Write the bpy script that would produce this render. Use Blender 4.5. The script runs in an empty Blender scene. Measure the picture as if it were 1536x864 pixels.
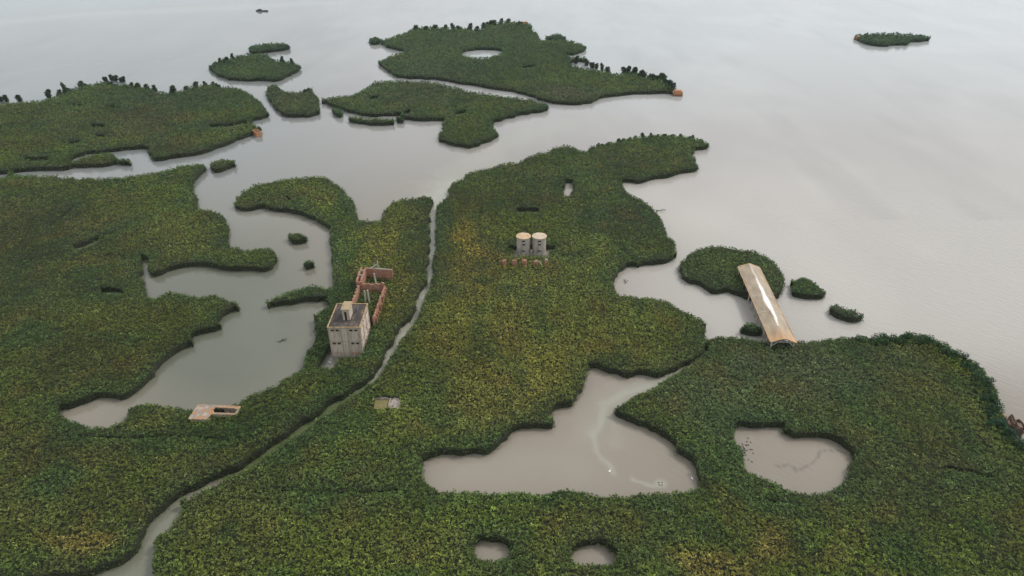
import bpy, bmesh, math, random
import numpy as np
from mathutils import Vector, Matrix
from mathutils.geometry import delaunay_2d_cdt
random.seed(5); rng = np.random.default_rng(11)
R = math.radians
sc = bpy.context.scene
col = sc.collection

# ------------------------------------------------------------ camera, sky, sun, exposure
CAMZ, PITCH, FPX = 120.0, 31.0, 1024.0
cd = bpy.data.cameras.new('camera'); cam = bpy.data.objects.new('camera', cd); col.objects.link(cam)
cam.location = (0, 0, CAMZ); cam.rotation_euler = (R(90 - PITCH), 0, 0)
cd.sensor_width = 36; cd.lens = 24; cd.clip_start = 1; cd.clip_end = 30000
sc.camera = cam
SUN_EL, SUN_AZ = 48.0, 62.0            # azimuth clockwise from +Y (the view direction)
w = bpy.data.worlds.new('World'); sc.world = w; w.use_nodes = True
nt = w.node_tree; bg = nt.nodes['Background']
sky = nt.nodes.new('ShaderNodeTexSky'); sky.sky_type = 'NISHITA'; sky.sun_disc = False
sky.sun_elevation = R(SUN_EL); sky.sun_rotation = R(SUN_AZ); sky.dust_density = 4.0; sky.air_density = 1.0
hs = nt.nodes.new('ShaderNodeHueSaturation'); hs.inputs['Saturation'].default_value = 0.22
mx = nt.nodes.new('ShaderNodeMix'); mx.data_type = 'RGBA'; mx.inputs[0].default_value = 0.75
tc = nt.nodes.new('ShaderNodeTexCoord'); cn = nt.nodes.new('ShaderNodeTexNoise')
cn.inputs['Scale'].default_value = 2.2; cn.inputs['Detail'].default_value = 4
cr = nt.nodes.new('ShaderNodeValToRGB')
cr.color_ramp.elements[0].position = .3; cr.color_ramp.elements[0].color = (8.3, 8.9, 9.4, 1)
cr.color_ramp.elements[1].position = .72; cr.color_ramp.elements[1].color = (10.6, 10.9, 11.1, 1)
nt.links.new(tc.outputs['Generated'], cn.inputs['Vector']); nt.links.new(cn.outputs['Fac'], cr.inputs['Fac'])
nt.links.new(sky.outputs[0], hs.inputs['Color']); nt.links.new(hs.outputs[0], mx.inputs[6]); nt.links.new(cr.outputs[0], mx.inputs[7])
nt.links.new(mx.outputs[2], bg.inputs['Color']); bg.inputs['Strength'].default_value = 0.082
sl = bpy.data.lights.new('sun', 'SUN'); sl.energy = 1.5; sl.angle = R(10); sl.color = (1, .95, .87)
so = bpy.data.objects.new('sun', sl); col.objects.link(so)
sd = Vector((math.sin(R(SUN_AZ))*math.cos(R(SUN_EL)), math.cos(R(SUN_AZ))*math.cos(R(SUN_EL)), math.sin(R(SUN_EL))))
so.rotation_euler = sd.to_track_quat('Z', 'Y').to_euler(); so.location = (0, 0, 300)
sc.view_settings.view_transform = 'Standard'; sc.view_settings.look = 'None'
sc.view_settings.exposure = 0.53; sc.view_settings.gamma = 1
sc.cycles.max_bounces = 6; sc.cycles.volume_bounces = 0

# ------------------------------------------------------------ helpers
CP, SP = math.cos(R(PITCH)), math.sin(R(PITCH))
def at(x, y, z=0.0):
    a = (x-768)/FPX; b = -(y-432)/FPX
    dy = CP + b*SP; dz = -SP + b*CP
    t = (z-CAMZ)/dz
    return Vector((a*t, dy*t, z))
def project(X, Y, Z):
    d = Y*CP + (CAMZ-Z)*SP; u = Y*SP - (CAMZ-Z)*CP
    d = np.maximum(d, 1.0)
    return 768 + X/d*FPX, 432 - u/d*FPX
def tag(o, label=None, cat=None, group=None, kind=None):
    if label: o['label'] = label
    if cat: o['category'] = cat
    if group: o['group'] = group
    if kind: o['kind'] = kind
    return o
def empty(name, loc, label, cat, group=None, rz=0):
    o = bpy.data.objects.new(name, None); col.objects.link(o); o.location = loc; o.rotation_euler.z = rz
    o.empty_display_size = .5
    return tag(o, label, cat, group)
def copy_tree(o, parent=None):
    c = o.copy(); col.objects.link(c)
    if parent: c.parent = parent
    for ch in list(o.children): copy_tree(ch, c)
    return c
def link(name, me, mats, parent=None):
    o = bpy.data.objects.new(name, me); col.objects.link(o)
    for m in (mats if isinstance(mats, (list, tuple)) else [mats]): me.materials.append(m)
    if parent: o.parent = parent
    return o
def hsh(ix, iy, s):
    v = np.sin(ix*127.1 + iy*311.7 + s*74.7)*43758.5453
    return v - np.floor(v)
def vnoise(x, y, s=0):
    ix, iy = np.floor(x), np.floor(y); fx, fy = x-ix, y-iy
    fx = fx*fx*(3-2*fx); fy = fy*fy*(3-2*fy)
    a = hsh(ix, iy, s); b = hsh(ix+1, iy, s); c = hsh(ix, iy+1, s); d = hsh(ix+1, iy+1, s)
    return (a*(1-fx)+b*fx)*(1-fy) + (c*(1-fx)+d*fx)*fy
def fnoise(x, y, s=0):
    return .55*vnoise(x, y, s) + .3*vnoise(x*2.1, y*2.1, s+3) + .15*vnoise(x*4.3, y*4.3, s+7)

def new_mat(name):
    m = bpy.data.materials.new(name); m.use_nodes = True
    return m, m.node_tree, m.node_tree.nodes['Principled BSDF']
def surf(name, cols, scale=1.0, rough=.85, bump=.0, detail=6, stretch=(1, 1, 1), metallic=0, bscale=None):
    """noise blended procedural surface; cols = list of (pos, rgb)"""
    m, t, p = new_mat(name)
    c = t.nodes.new('ShaderNodeTexCoord'); mp = t.nodes.new('ShaderNodeMapping'); mp.inputs['Scale'].default_value = stretch
    n = t.nodes.new('ShaderNodeTexNoise'); n.inputs['Scale'].default_value = scale; n.inputs['Detail'].default_value = detail
    n.inputs['Roughness'].default_value = .65
    r = t.nodes.new('ShaderNodeValToRGB'); e = r.color_ramp.elements
    while len(e) < len(cols): e.new(.5)
    for el, (ps, c3) in zip(e, cols): el.position = ps; el.color = (*c3, 1)
    t.links.new(c.outputs['Object'], mp.inputs[0]); t.links.new(mp.outputs[0], n.inputs['Vector'])
    t.links.new(n.outputs['Fac'], r.inputs['Fac']); t.links.new(r.outputs[0], p.inputs['Base Color'])
    p.inputs['Roughness'].default_value = rough; p.inputs['Metallic'].default_value = metallic
    if bump:
        b = t.nodes.new('ShaderNodeBump'); b.inputs['Strength'].default_value = bump; b.inputs['Distance'].default_value = .1
        n2 = t.nodes.new('ShaderNodeTexNoise'); n2.inputs['Scale'].default_value = bscale or scale*4; n2.inputs['Detail'].default_value = 5
        t.links.new(c.outputs['Object'], n2.inputs['Vector'])
        t.links.new(n2.outputs['Fac'], b.inputs['Height']); t.links.new(b.outputs[0], p.inputs['Normal'])
    return m

M = {}
M['concrete'] = surf('stained_concrete', [(.3, (.20, .155, .115)), (.44, (.38, .32, .255)), (.55, (.47, .41, .335)), (.68, (.33, .25, .18))], .55, bump=.4, stretch=(1, 1, .45))
M['concrete'].node_tree.nodes['Mapping'].inputs['Scale'].default_value = (1.6, 1.6, .28)
M['concrete_pink'] = surf('peeling_plaster', [(.3, (.27, .17, .13)), (.42, (.5, .4, .33)), (.55, (.62, .53, .45)), (.68, (.50, .33, .26)), (.8, (.6, .5, .42))], .5, bump=.4)
M['trim'] = surf('concrete_trim', [(.3, (.22, .185, .14)), (.6, (.36, .31, .25))], 1.2)
M['ochre'] = surf('lichen_ochre_edge', [(.3, (.14, .12, .09)), (.5, (.30, .20, .09)), (.7, (.38, .32, .22))], .9)
M['roof_dark'] = surf('tar_roof', [(.3, (.02, .019, .019)), (.5, (.045, .038, .034)), (.6, (.09, .07, .055)), (.7, (.2, .12, .045))], .5, rough=.9, stretch=(1, .6, 1))
M['pent_roof'] = surf('penthouse_roof', [(.38, (.20, .16, .10)), (.5, (.34, .25, .13)), (.62, (.25, .21, .16))], .8)
M['void'] = surf('dark_interior', [(.3, (.008, .008, .008)), (.7, (.018, .016, .014))], 1)
M['paint_red'] = surf('red_spray_paint', [(.3, (.33, .07, .06)), (.7, (.42, .16, .13))], 2)
M['grey_post'] = surf('weathered_post', [(.3, (.26, .24, .21)), (.7, (.48, .45, .41))], 1.5)
M['silo'] = surf('silo_concrete', [(.3, (.17, .15, .125)), (.45, (.31, .28, .24)), (.6, (.40, .36, .31)), (.72, (.27, .2, .16))], .7, bump=.4, stretch=(1, 1, .3))
M['lid_orange'] = surf('lichen_lid', [(.40, (.36, .19, .08)), (.5, (.44, .30, .17)), (.64, (.46, .39, .30))], .5)
M['lid_beige'] = surf('pale_lid', [(.3, (.36, .21, .10)), (.45, (.42, .31, .21)), (.6, (.47, .40, .31))], .5)
M['slab'] = surf('platform_slab', [(.40, (.40, .16, .045)), (.47, (.24, .17, .12)), (.53, (.21, .195, .18)), (.59, (.36, .29, .23)), (.66, (.38, .16, .05))], .45, bump=.3)
M['slab_edge'] = surf('platform_edge', [(.35, (.32, .13, .05)), (.5, (.36, .26, .19)), (.62, (.16, .15, .06))], .7)
M['moss'] = surf('mossy_slab', [(.3, (.09, .085, .03)), (.6, (.17, .14, .05))], 1.2)
M['pale'] = surf('pale_broken_slab', [(.35, (.17, .14, .12)), (.62, (.36, .31, .28))], .9)
M['rust'] = surf('rusty_hull', [(.3, (.045, .025, .02)), (.5, (.12, .07, .05)), (.7, (.3, .2, .15))], 1.3, bump=.5)
M['rust_orange'] = surf('orange_rust', [(.35, (.20, .075, .03)), (.5, (.36, .16, .07)), (.65, (.44, .27, .15))], 1.2)
M['boat_dark'] = surf('dark_boat_paint', [(.3, (.03, .04, .04)), (.7, (.07, .08, .075))], 1)
M['feather_dark'] = surf('dark_feathers', [(.3, (.03, .03, .03)), (.7, (.06, .05, .04))], 8)
M['feather_white'] = surf('white_feathers', [(.3, (.7, .7, .68)), (.7, (.8, .8, .8))], 8)
M['bark'] = surf('bark', [(.3, (.05, .04, .03)), (.7, (.12, .1, .08))], 3)
M['driftwood'] = surf('driftwood', [(.3, (.04, .035, .03)), (.7, (.09, .08, .07))], 3)

def brick_mat():
    m, t, p = new_mat('worn_brick')
    c = t.nodes.new('ShaderNodeTexCoord'); b = t.nodes.new('ShaderNodeTexBrick')
    b.inputs['Scale'].default_value = 1.6; b.inputs['Color1'].default_value = (.32, .115, .065, 1); b.inputs['Color2'].default_value = (.21, .075, .045, 1)
    b.inputs['Mortar'].default_value = (.36, .27, .21, 1); b.inputs['Mortar Size'].default_value = .012
    n = t.nodes.new('ShaderNodeTexNoise'); n.inputs['Scale'].default_value = .9; n.inputs['Detail'].default_value = 7
    r = t.nodes.new('ShaderNodeValToRGB'); r.color_ramp.elements[0].position = .45; r.color_ramp.elements[1].position = .68
    mxx = t.nodes.new('ShaderNodeMix'); mxx.data_type = 'RGBA'; mxx.inputs[7].default_value = (.30, .21, .14, 1)
    sp = t.nodes.new('ShaderNodeSeparateXYZ'); cb = t.nodes.new('ShaderNodeCombineXYZ'); ad = t.nodes.new('ShaderNodeMath')
    t.links.new(c.outputs['Object'], sp.inputs[0]); t.links.new(sp.outputs[0], ad.inputs[0]); t.links.new(sp.outputs[1], ad.inputs[1])
    t.links.new(ad.outputs[0], cb.inputs[0]); t.links.new(sp.outputs[2], cb.inputs[1]); t.links.new(cb.outputs[0], b.inputs['Vector'])
    t.links.new(c.outputs['Object'], n.inputs['Vector']); t.links.new(n.outputs['Fac'], r.inputs['Fac'])
    t.links.new(r.outputs[0], mxx.inputs[0]); t.links.new(b.outputs[0], mxx.inputs[6]); t.links.new(mxx.outputs[2], p.inputs['Base Color'])
    p.inputs['Roughness'].default_value = .9
    return m
M['brick'] = brick_mat()

def leaf_mat():
    m, t, p = new_mat('reed_leaves')
    a = t.nodes.new('ShaderNodeAttribute'); a.attribute_name = 'Col'
    t.links.new(a.outputs['Color'], p.inputs['Base Color'])
    p.inputs['Roughness'].default_value = .7; p.inputs['Specular IOR Level'].default_value = .12
    tr = t.nodes.new('ShaderNodeBsdfTranslucent'); mixs = t.nodes.new('ShaderNodeMixShader'); mixs.inputs[0].default_value = .35
    t.links.new(a.outputs['Color'], tr.inputs['Color'])
    t.links.new(p.outputs[0], mixs.inputs[1]); t.links.new(tr.outputs[0], mixs.inputs[2])
    t.links.new(mixs.outputs[0], t.nodes['Material Output'].inputs[0])
    return m
M['leaf'] = leaf_mat()
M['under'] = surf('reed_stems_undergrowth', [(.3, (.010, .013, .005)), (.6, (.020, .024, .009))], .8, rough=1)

# ------------------------------------------------------------ water
PALE, MUD, GREEN = np.array((.29, .29, .24)), np.array((.20, .174, .142)), np.array((.096, .103, .078))
def seg_dist(px, py, poly, closed=False):
    P = np.array(poly, float); Q = np.roll(P, -1, 0) if closed else P[1:]
    A = P if closed else P[:-1]
    out = np.full(px.shape, 1e9)
    for (ax, ay), (bx, by) in zip(A, Q):
        dx, dy = bx-ax, by-ay; L = dx*dx+dy*dy+1e-9
        t = np.clip(((px-ax)*dx+(py-ay)*dy)/L, 0, 1)
        np.minimum(out, (px-ax-t*dx)**2+(py-ay-t*dy)**2, out=out)
    return np.sqrt(out)
def build_water():
    az = np.concatenate([np.linspace(-180, -42, 40, endpoint=False), np.linspace(-42, 42, 760), np.linspace(42, 180, 41)[1:-1]])
    rr = np.concatenate([[1.0, 20], np.geomspace(45, 1100, 560), np.geomspace(1200, 12000, 14)])
    A, D = np.meshgrid(np.radians(az), rr); X = (np.sin(A)*D); Y = (np.cos(A)*D)
    nr, na = X.shape
    me = bpy.data.meshes.new('water'); me.vertices.add(nr*na)
    co = np.zeros((nr*na, 3)); co[:, 0] = X.ravel(); co[:, 1] = Y.ravel()
    me.vertices.foreach_set('co', co.ravel())
    i = np.arange(nr-1)[:, None]*na; j = np.arange(na)[None, :]; j2 = (j+1) % na
    q = np.stack([i+j, i+j2, i+na+j2, i+na+j], -1).reshape(-1, 4)[:, ::-1]
    me.loops.add(q.size); me.polygons.add(len(q)); me.loops.foreach_set('vertex_index', q.ravel())
    me.polygons.foreach_set('loop_start', np.arange(len(q))*4); me.update()
    x, y = co[:, 0], co[:, 1]
    u, v = project(x, y, 0*x); front = y > 20
    c = np.tile(MUD, (len(x), 1))
    def blend(c, t, colr, amt):
        t = np.clip(t, 0, 1)[:, None]*amt; return c*(1-t) + np.array(colr)*t
    sg = lambda t: 1/(1+np.exp(-np.clip(t, -30, 30)))
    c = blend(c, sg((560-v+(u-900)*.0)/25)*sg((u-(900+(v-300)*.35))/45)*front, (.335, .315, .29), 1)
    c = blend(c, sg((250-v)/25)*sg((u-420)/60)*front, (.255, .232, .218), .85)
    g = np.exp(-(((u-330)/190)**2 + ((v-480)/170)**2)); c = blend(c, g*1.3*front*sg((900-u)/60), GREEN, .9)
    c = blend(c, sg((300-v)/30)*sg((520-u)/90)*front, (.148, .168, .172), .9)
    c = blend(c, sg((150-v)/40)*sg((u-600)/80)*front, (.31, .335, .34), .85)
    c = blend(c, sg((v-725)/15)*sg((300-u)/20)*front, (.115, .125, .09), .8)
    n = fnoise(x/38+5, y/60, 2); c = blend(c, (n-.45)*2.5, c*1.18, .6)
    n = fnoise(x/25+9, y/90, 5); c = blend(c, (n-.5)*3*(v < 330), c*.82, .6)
    # silt laden currents (plan shapes of muddier, paler water)
    wob = 3*(fnoise(x/5, y/5, 8)-.5)
    nw = fnoise(x/5+7, y/5, 12); xw = x+3.2*(fnoise(x/4.5, y/4.5, 9)-.5); yw = y+2.4*(fnoise(x/4.5, y/4.5, 19)-.5)
    def streak(c, pts, wd, amt, colr=PALE):
        P = [tuple(at(a, b)[:2]) for a, b in pts]; d = seg_dist(xw, yw, P)/(.55+.9*nw)+wob*wd*.3
        return blend(c, np.exp(-(d/wd)**2), colr, amt)
    c = streak(c, [(996, 572), (960, 584), (921, 597), (903, 604), (898, 629), (891, 652), (896, 674), (905, 694), (917, 707)], 1.0, .55)
    c = streak(c, [(996, 572), (950, 588), (905, 606), (885, 650)], 6, .28)
    c = streak(c, [(945, 717), (962, 727), (985, 729)], .6, .6); 
    p0 = at(991, 726); d = np.hypot((x-p0.x)/1.75, (y-p0.y)/1.55); c = blend(c, (1.1-d+wob*.12)*1.6, PALE, .7)
    c = streak(c, [(930, 600), (922, 640), (925, 670)], 1.6, .22); c = streak(c, [(700, 705), (800, 690), (870, 700)], 5, .15); c = streak(c, [(885, 575), (880, 610), (850, 650)], 4, .18, (.21, .165, .135))
    c = streak(c, [(643, 437), (650, 400), (652, 330), (655, 300), (678, 275)], 6, .8)
    c = streak(c, [(660, 290), (685, 262), (720, 238), (760, 215), (820, 192), (880, 178)], 11, .35)
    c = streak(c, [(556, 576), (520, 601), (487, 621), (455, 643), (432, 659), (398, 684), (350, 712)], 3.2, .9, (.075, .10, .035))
    c = streak(c, [(560, 570), (600, 510), (634, 450)], 5, .65)
    c = streak(c, [(230, 860), (245, 800), (280, 745)], 4, .15)
    c = streak(c, [(400, 455), (395, 500), (420, 560)], 9, .3, (.14, .145, .115))
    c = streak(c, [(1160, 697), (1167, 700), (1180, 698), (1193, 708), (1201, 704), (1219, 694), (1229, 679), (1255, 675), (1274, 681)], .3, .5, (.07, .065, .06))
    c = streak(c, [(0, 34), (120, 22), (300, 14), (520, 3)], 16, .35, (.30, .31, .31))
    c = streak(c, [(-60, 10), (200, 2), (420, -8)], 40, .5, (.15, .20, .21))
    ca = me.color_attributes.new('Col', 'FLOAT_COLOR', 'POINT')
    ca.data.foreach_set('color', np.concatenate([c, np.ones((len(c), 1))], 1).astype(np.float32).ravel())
    m, t, p = new_mat('muddy_water')
    a = t.nodes.new('ShaderNodeAttribute'); a.attribute_name = 'Col'
    tcn = t.nodes.new('ShaderNodeTexCoord')
    mp = t.nodes.new('ShaderNodeMapping'); mp.vector_type = 'TEXTURE'; mp.inputs['Rotation'].default_value = (0, 0, R(-42)); mp.inputs['Scale'].default_value = (4.5, 1.0, 1)
    n1 = t.nodes.new('ShaderNodeTexNoise'); n1.inputs['Scale'].default_value = 1.0; n1.inputs['Detail'].default_value = 4
    n2 = t.nodes.new('ShaderNodeTexNoise'); n2.inputs['Scale'].default_value = .02; n2.inputs['Detail'].default_value = 3
    t.links.new(tcn.outputs['Object'], mp.inputs[0]); t.links.new(mp.outputs[0], n1.inputs['Vector']); t.links.new(tcn.outputs['Object'], n2.inputs['Vector'])
    # ripples grow on the open water to the right
    sx = t.nodes.new('ShaderNodeSeparateXYZ'); t.links.new(tcn.outputs['Object'], sx.inputs[0])
    mr = t.nodes.new('ShaderNodeMapRange'); mr.inputs[1].default_value = 20; mr.inputs[2].default_value = 110; mr.inputs[3].default_value = .12; mr.inputs[4].default_value = 1
    t.links.new(sx.outputs[0], mr.inputs[0])
    mr2 = t.nodes.new('ShaderNodeMapRange'); mr2.inputs[1].default_value = 180; mr2.inputs[2].default_value = 420; mr2.inputs[3].default_value = 1; mr2.inputs[4].default_value = .14
    t.links.new(sx.outputs[1], mr2.inputs[0]); mu0 = t.nodes.new('ShaderNodeMath'); mu0.operation = 'MULTIPLY'; t.links.new(mr.outputs[0], mu0.inputs[0]); t.links.new(mr2.outputs[0], mu0.inputs[1])
    mul = t.nodes.new('ShaderNodeMath'); mul.operation = 'MULTIPLY'; t.links.new(n1.outputs['Fac'], mul.inputs[0]); t.links.new(mu0.outputs[0], mul.inputs[1])
    b = t.nodes.new('ShaderNodeBump'); b.inputs['Strength'].default_value = .8; b.inputs['Distance'].default_value = .3
    t.links.new(mul.outputs[0], b.inputs['Height']); t.links.new(b.outputs[0], p.inputs['Normal'])
    rr_ = t.nodes.new('ShaderNodeMapRange'); rr_.inputs[3].default_value = .03; rr_.inputs[4].default_value = .12
    t.links.new(n2.outputs['Fac'], rr_.inputs[0]); t.links.new(rr_.outputs[0], p.inputs['Roughness'])
    p.inputs['IOR'].default_value = 1.38
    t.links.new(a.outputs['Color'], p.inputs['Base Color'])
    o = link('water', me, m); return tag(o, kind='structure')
build_water()

# ------------------------------------------------------------ reed beds
PATCH = [  # pixel centre, radii, albedo, amount: plant colour zones, plus shadow and vignette painted in
 (710, 372, 30, 45, (.21, .15, .03), .8), (735, 430, 90, 60, (.13, .12, .03), .6), (800, 530, 190, 85, (.14, .125, .030), .75),
 (760, 610, 130, 40, (.12, .115, .035), .6), (590, 410, 40, 100, (.14, .135, .026), .8), (930, 325, 55, 26, (.03, .052, .026), .8),  # last dark patch paints a shadow into the leaf colour
 (640, 335, 30, 30, (.09, .10, .035), .5), (1085, 835, 85, 32, (.17, .125, .04), .7), (960, 770, 120, 30, (.11, .10, .03), .5),
 (1210, 560, 160, 60, (.085, .10, .052), .7), (1080, 610, 80, 60, (.06, .09, .045), .6), (1380, 560, 60, 25, (.13, .12, .035), .6),
 (1450, 640, 40, 60, (.11, .125, .035), .55), (1450, 715, 60, 26, (.05, .085, .018), .7), (1330, 720, 110, 60, (.055, .075, .03), .4),
 (200, 500, 130, 50, (.082, .088, .018), .8), (120, 545, 90, 40, (.05, .052, .018), .7), (260, 350, 70, 34, (.115, .135, .034), .9),
 (60, 330, 120, 50, (.048, .052, .022), .7), (40, 430, 80, 60, (.055, .075, .03), .6), (115, 822, 45, 16, (.19, .13, .035), .8),
 (205, 775, 30, 22, (.15, .11, .03), .6), (50, 670, 60, 30, (.11, .08, .028), .5), (300, 650, 110, 14, (.045, .07, .016), .6),
 (330, 720, 80, 40, (.085, .088, .03), .5), (430, 620, 60, 40, (.09, .095, .024), .5), (520, 500, 50, 80, (.04, .085, .026), .7),
 (480, 290, 40, 20, (.09, .10, .026), .5), (420, 290, 40, 12, (.045, .055, .02), .6), (130, 190, 120, 22, (.085, .09, .035), .6), (240, 180, 60, 30, (.06, .052, .025), .7), (260, 222, 50, 12, (.07, .052, .025), .6),
 (250, 145, 90, 12, (.045, .07, .035), .7), (640, 100, 60, 14, (.075, .10, .05), .7), (850, 135, 50, 9, (.11, .10, .065), .7), (700, 110, 40, 12, (.04, .065, .03), .6),
 (820, 165, 40, 12, (.035, .085, .035), .6), (620, 145, 80, 18, (.085, .095, .055), .6), (960, 235, 70, 16, (.085, .10, .035), .6), (930, 300, 60, 60, (.045, .072, .03), .4),
 (800, 280, 60, 30, (.07, .085, .035), .5), (330, 520, 60, 30, (.05, .08, .03), .4), (560, 720, 150, 60, (.062, .08, .028), .4), (1000, 840, 60, 30, (.08, .095, .03), .4),
 (880, 460, 110, 60, (.10, .12, .030), .6), (700, 830, 170, 40, (.10, .10, .03), .4), (330, 810, 100, 60, (.10, .085, .03), .4), (60, 780, 90, 60, (.07, .08, .024), .5), (100, 480, 230, 190, (.045, .06, .018), .45), (60, 700, 180, 110, (.05, .062, .02), .4), (1320, 700, 200, 90, (.06, .078, .032), .5), (1180, 540, 120, 40, (.062, .085, .042), .6),  # broad dark left patches put a corner vignette into the leaf colour
]
BASE = np.array((.070, .098, .015))
GREY = np.array((.082, .110, .034)); DEEP = np.array((.026, .062, .022)); GOLD = np.array((.15, .12, .035))
def reed_color(x, y, ed, tint=None, tamt=0):
    u, v = project(x, y, np.full_like(x, 3.0))
    wx = (fnoise(x/14, y/14, 21)-.5); wy = (fnoise(x/14, y/14, 33)-.5)
    sc_ = np.clip(250/np.maximum(y, 60), .3, 2)*26
    u2, v2 = u+wx*sc_*3, v+wy*sc_*1.6
    c = np.tile(BASE, (len(x), 1))
    n = fnoise(x/22, y/26, 1)[:, None]; c = c*(1-n*.5)+GREY*n*.5
    for (a, b, rx, ry, cc, am) in PATCH:
        t = np.clip(1.25*np.exp(-(((u2-a)/rx)**2+((v2-b)/ry)**2)), 0, 1)[:, None]*am
        c = c*(1-t)+np.array(cc)*t
    n = np.clip((fnoise(x/7+3, y/9, 4)-.56)*6, 0, 1)[:, None]; c = c*(1-n*.45)+GOLD*n*.45*.75
    n = np.clip((fnoise(x/10+13, y/12, 14)-.55)*6, 0, 1)[:, None]; c = c*(1-n*.5)+DEEP*n*.5
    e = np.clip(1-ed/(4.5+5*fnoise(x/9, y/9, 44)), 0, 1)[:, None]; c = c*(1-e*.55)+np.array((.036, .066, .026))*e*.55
    if tint is not None: c = c*(1-tamt)+np.array(tint)*tamt
    c = c*(.72+.56*fnoise(x/11+40, y/15, 81))[:, None]*(.8+.4*vnoise(x/31+4, y/44, 83))[:, None]
    fr = np.clip((y-260)/330, 0, 1)[:, None]; c = c*(1-fr*.6)+np.array((.044, .078, .042))*(.8+.4*fnoise(x/20, y/50, 85))[:, None]*fr*.6  # distance haze mixed into the leaf colour of far beds
    g_ = c.mean(1, keepdims=True); return np.clip(g_+(c-g_)*1.04, .002, 1)*1.55

def inside(px, py, loops):
    r = np.zeros(px.shape, bool)
    for L in loops:
        P = np.array(L); Q = np.roll(P, -1, 0)
        for (ax, ay), (bx, by) in zip(P, Q):
            if ay == by: continue
            c = ((ay > py) != (by > py))
            r ^= c & (px < (bx-ax)*(py-ay)/(by-ay)+ax)
    return r
def smooth_loop(P, k=4):
    P = np.array(P, float); n = len(P); out = []
    for i in range(n):
        p0, p1, p2, p3 = P[i-1], P[i], P[(i+1) % n], P[(i+2) % n]
        for s in range(k):
            t = s/k
            out.append(.5*((2*p1)+(p2-p0)*t+(2*p0-5*p1+4*p2-p3)*t*t+(3*p1-p0-3*p2+p3)*t**3))
    return np.array(out)
def area(P):
    Q = np.roll(P, -1, 0); return .5*np.sum(P[:, 0]*Q[:, 1]-Q[:, 0]*P[:, 1])
def world_loop(px, h, land_inside=True, rough=1.0):
    """photo outline -> shore line on the water plane. Shores facing the camera are read at water level, the others at reed-top level."""
    S = smooth_loop(px, 3); 
    T = np.roll(S, -1, 0)-np.roll(S, 1, 0); L = np.hypot(T[:, 0], T[:, 1])+1e-9
    N = np.stack([T[:, 1], -T[:, 0]], 1)/L[:, None]
    if area(S) < 0: N = -N           # outward in image coords
    if not land_inside: N = -N
    out = []
    for (x, y), (nx, ny) in zip(S, N):
        z = h*min(1, max(0, .5-.9*ny))
        p = at(x, y, z); out.append((p.x, p.y))
    return roughen(np.array(out), rough)
def roughen(W, rough=1.0):
    out = []
    n = len(W)
    for i in range(n):
        a, b = W[i], W[(i+1) % n]; d = max(60, a[1]); step = max(.9, d/140)
        k = max(1, int(np.hypot(*(b-a))/step))
        for s in range(k): out.append(a+(b-a)*s/k)
    W = np.array(out); T = np.roll(W, -1, 0)-np.roll(W, 1, 0); L = np.hypot(T[:, 0], T[:, 1])+1e-9
    N = np.stack([T[:, 1], -T[:, 0]], 1)/L[:, None]
    am = rough*np.clip(W[:, 1]/200, .7, 2.0)
    off = (fnoise(W[:, 0]/3.2, W[:, 1]/3.2, 71)-.5)*2.5*am + (vnoise(W[:, 0]/1.3, W[:, 1]/1.3, 72)-.5)*.9*am
    return W+N*off[:, None]
def blade_mesh(P, size, C, nb, lo, hi, az0=None, azs=math.pi, wr=.24):
    n = len(P)
    if n == 0: return np.zeros((0, 3)), np.zeros((0, 3))
    P = np.repeat(P, nb, 0); S = np.repeat(size, nb); Cc = np.repeat(C, nb, 0); N = len(P)
    az = rng.uniform(-azs, azs, N) + (np.repeat(az0, nb) if az0 is not None else 0)
    el = np.radians(rng.uniform(lo, hi, N)); L = S*rng.uniform(.7, 1.35, N)
    d = np.stack([np.cos(az)*np.cos(el), np.sin(az)*np.cos(el), np.sin(el)], 1)
    side = np.stack([-np.sin(az), np.cos(az), rng.uniform(-.35, .35, N)], 1)
    P = P+rng.normal(0, .2, (N, 3))*S[:, None]
    mid = P+d*(L*.55)[:, None]; tip = P+d*L[:, None]; tip[:, 2] -= L*.16*np.cos(el)
    wv = side*(L*wr*.5)[:, None]
    V = np.stack([P-wv*.5, mid+wv, tip, mid-wv], 1)
    far = np.clip(230/np.maximum(P[:, 1], 1), .3, 1); br = np.exp(rng.normal(0, .28, N)*far); 
    Cc = Cc*br[:, None]
    y = rng.random(N) < .07*far**2; Cc[y] = Cc[y]*.6+np.array((.2, .2, .08))*.4
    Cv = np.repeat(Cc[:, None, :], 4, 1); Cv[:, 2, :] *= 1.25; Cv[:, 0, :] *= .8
    return V.reshape(-1, 3), Cv.reshape(-1, 3)
def height(x, y, ed, h, dome=2.6):
    t = np.clip(ed/dome, 0, 1); t = t*(2-t)
    f = np.clip(y/250, .7, 1.6)
    return h*(.84+.16*t)+(fnoise(x/9, y/9, 51)-.5)*1.0*np.clip(ed/3, .2, 1)+(fnoise(x/(2.1*f), y/(2.1*f), 52)-.5)*1.0
def edge_d(x, y, loops):
    out = np.full(x.shape, 1e9)
    for L in loops:
        mn, mxx = L.min(0)-14, L.max(0)+14
        k = (x > mn[0]) & (x < mxx[0]) & (y > mn[1]) & (y < mxx[1])
        if k.any(): out[k] = np.minimum(out[k], seg_fast(x[k], y[k], L))
    return out
def seg_fast(x, y, L):
    # nearest boundary vertex (loops are densely resampled) through a KD tree
    from mathutils.kdtree import KDTree
    kd = KDTree(len(L))
    for i, (a, b) in enumerate(L): kd.insert((a, b, 0), i)
    kd.balance()
    return np.array([kd.find((a, b, 0))[2] for a, b in zip(x.tolist(), y.tolist())])
def in_view(x, y):
    u, v = project(x, y, np.full_like(x, 3.0)); return (y > 30) & (u > -260) & (u < 1800) & (v < 1010)
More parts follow.
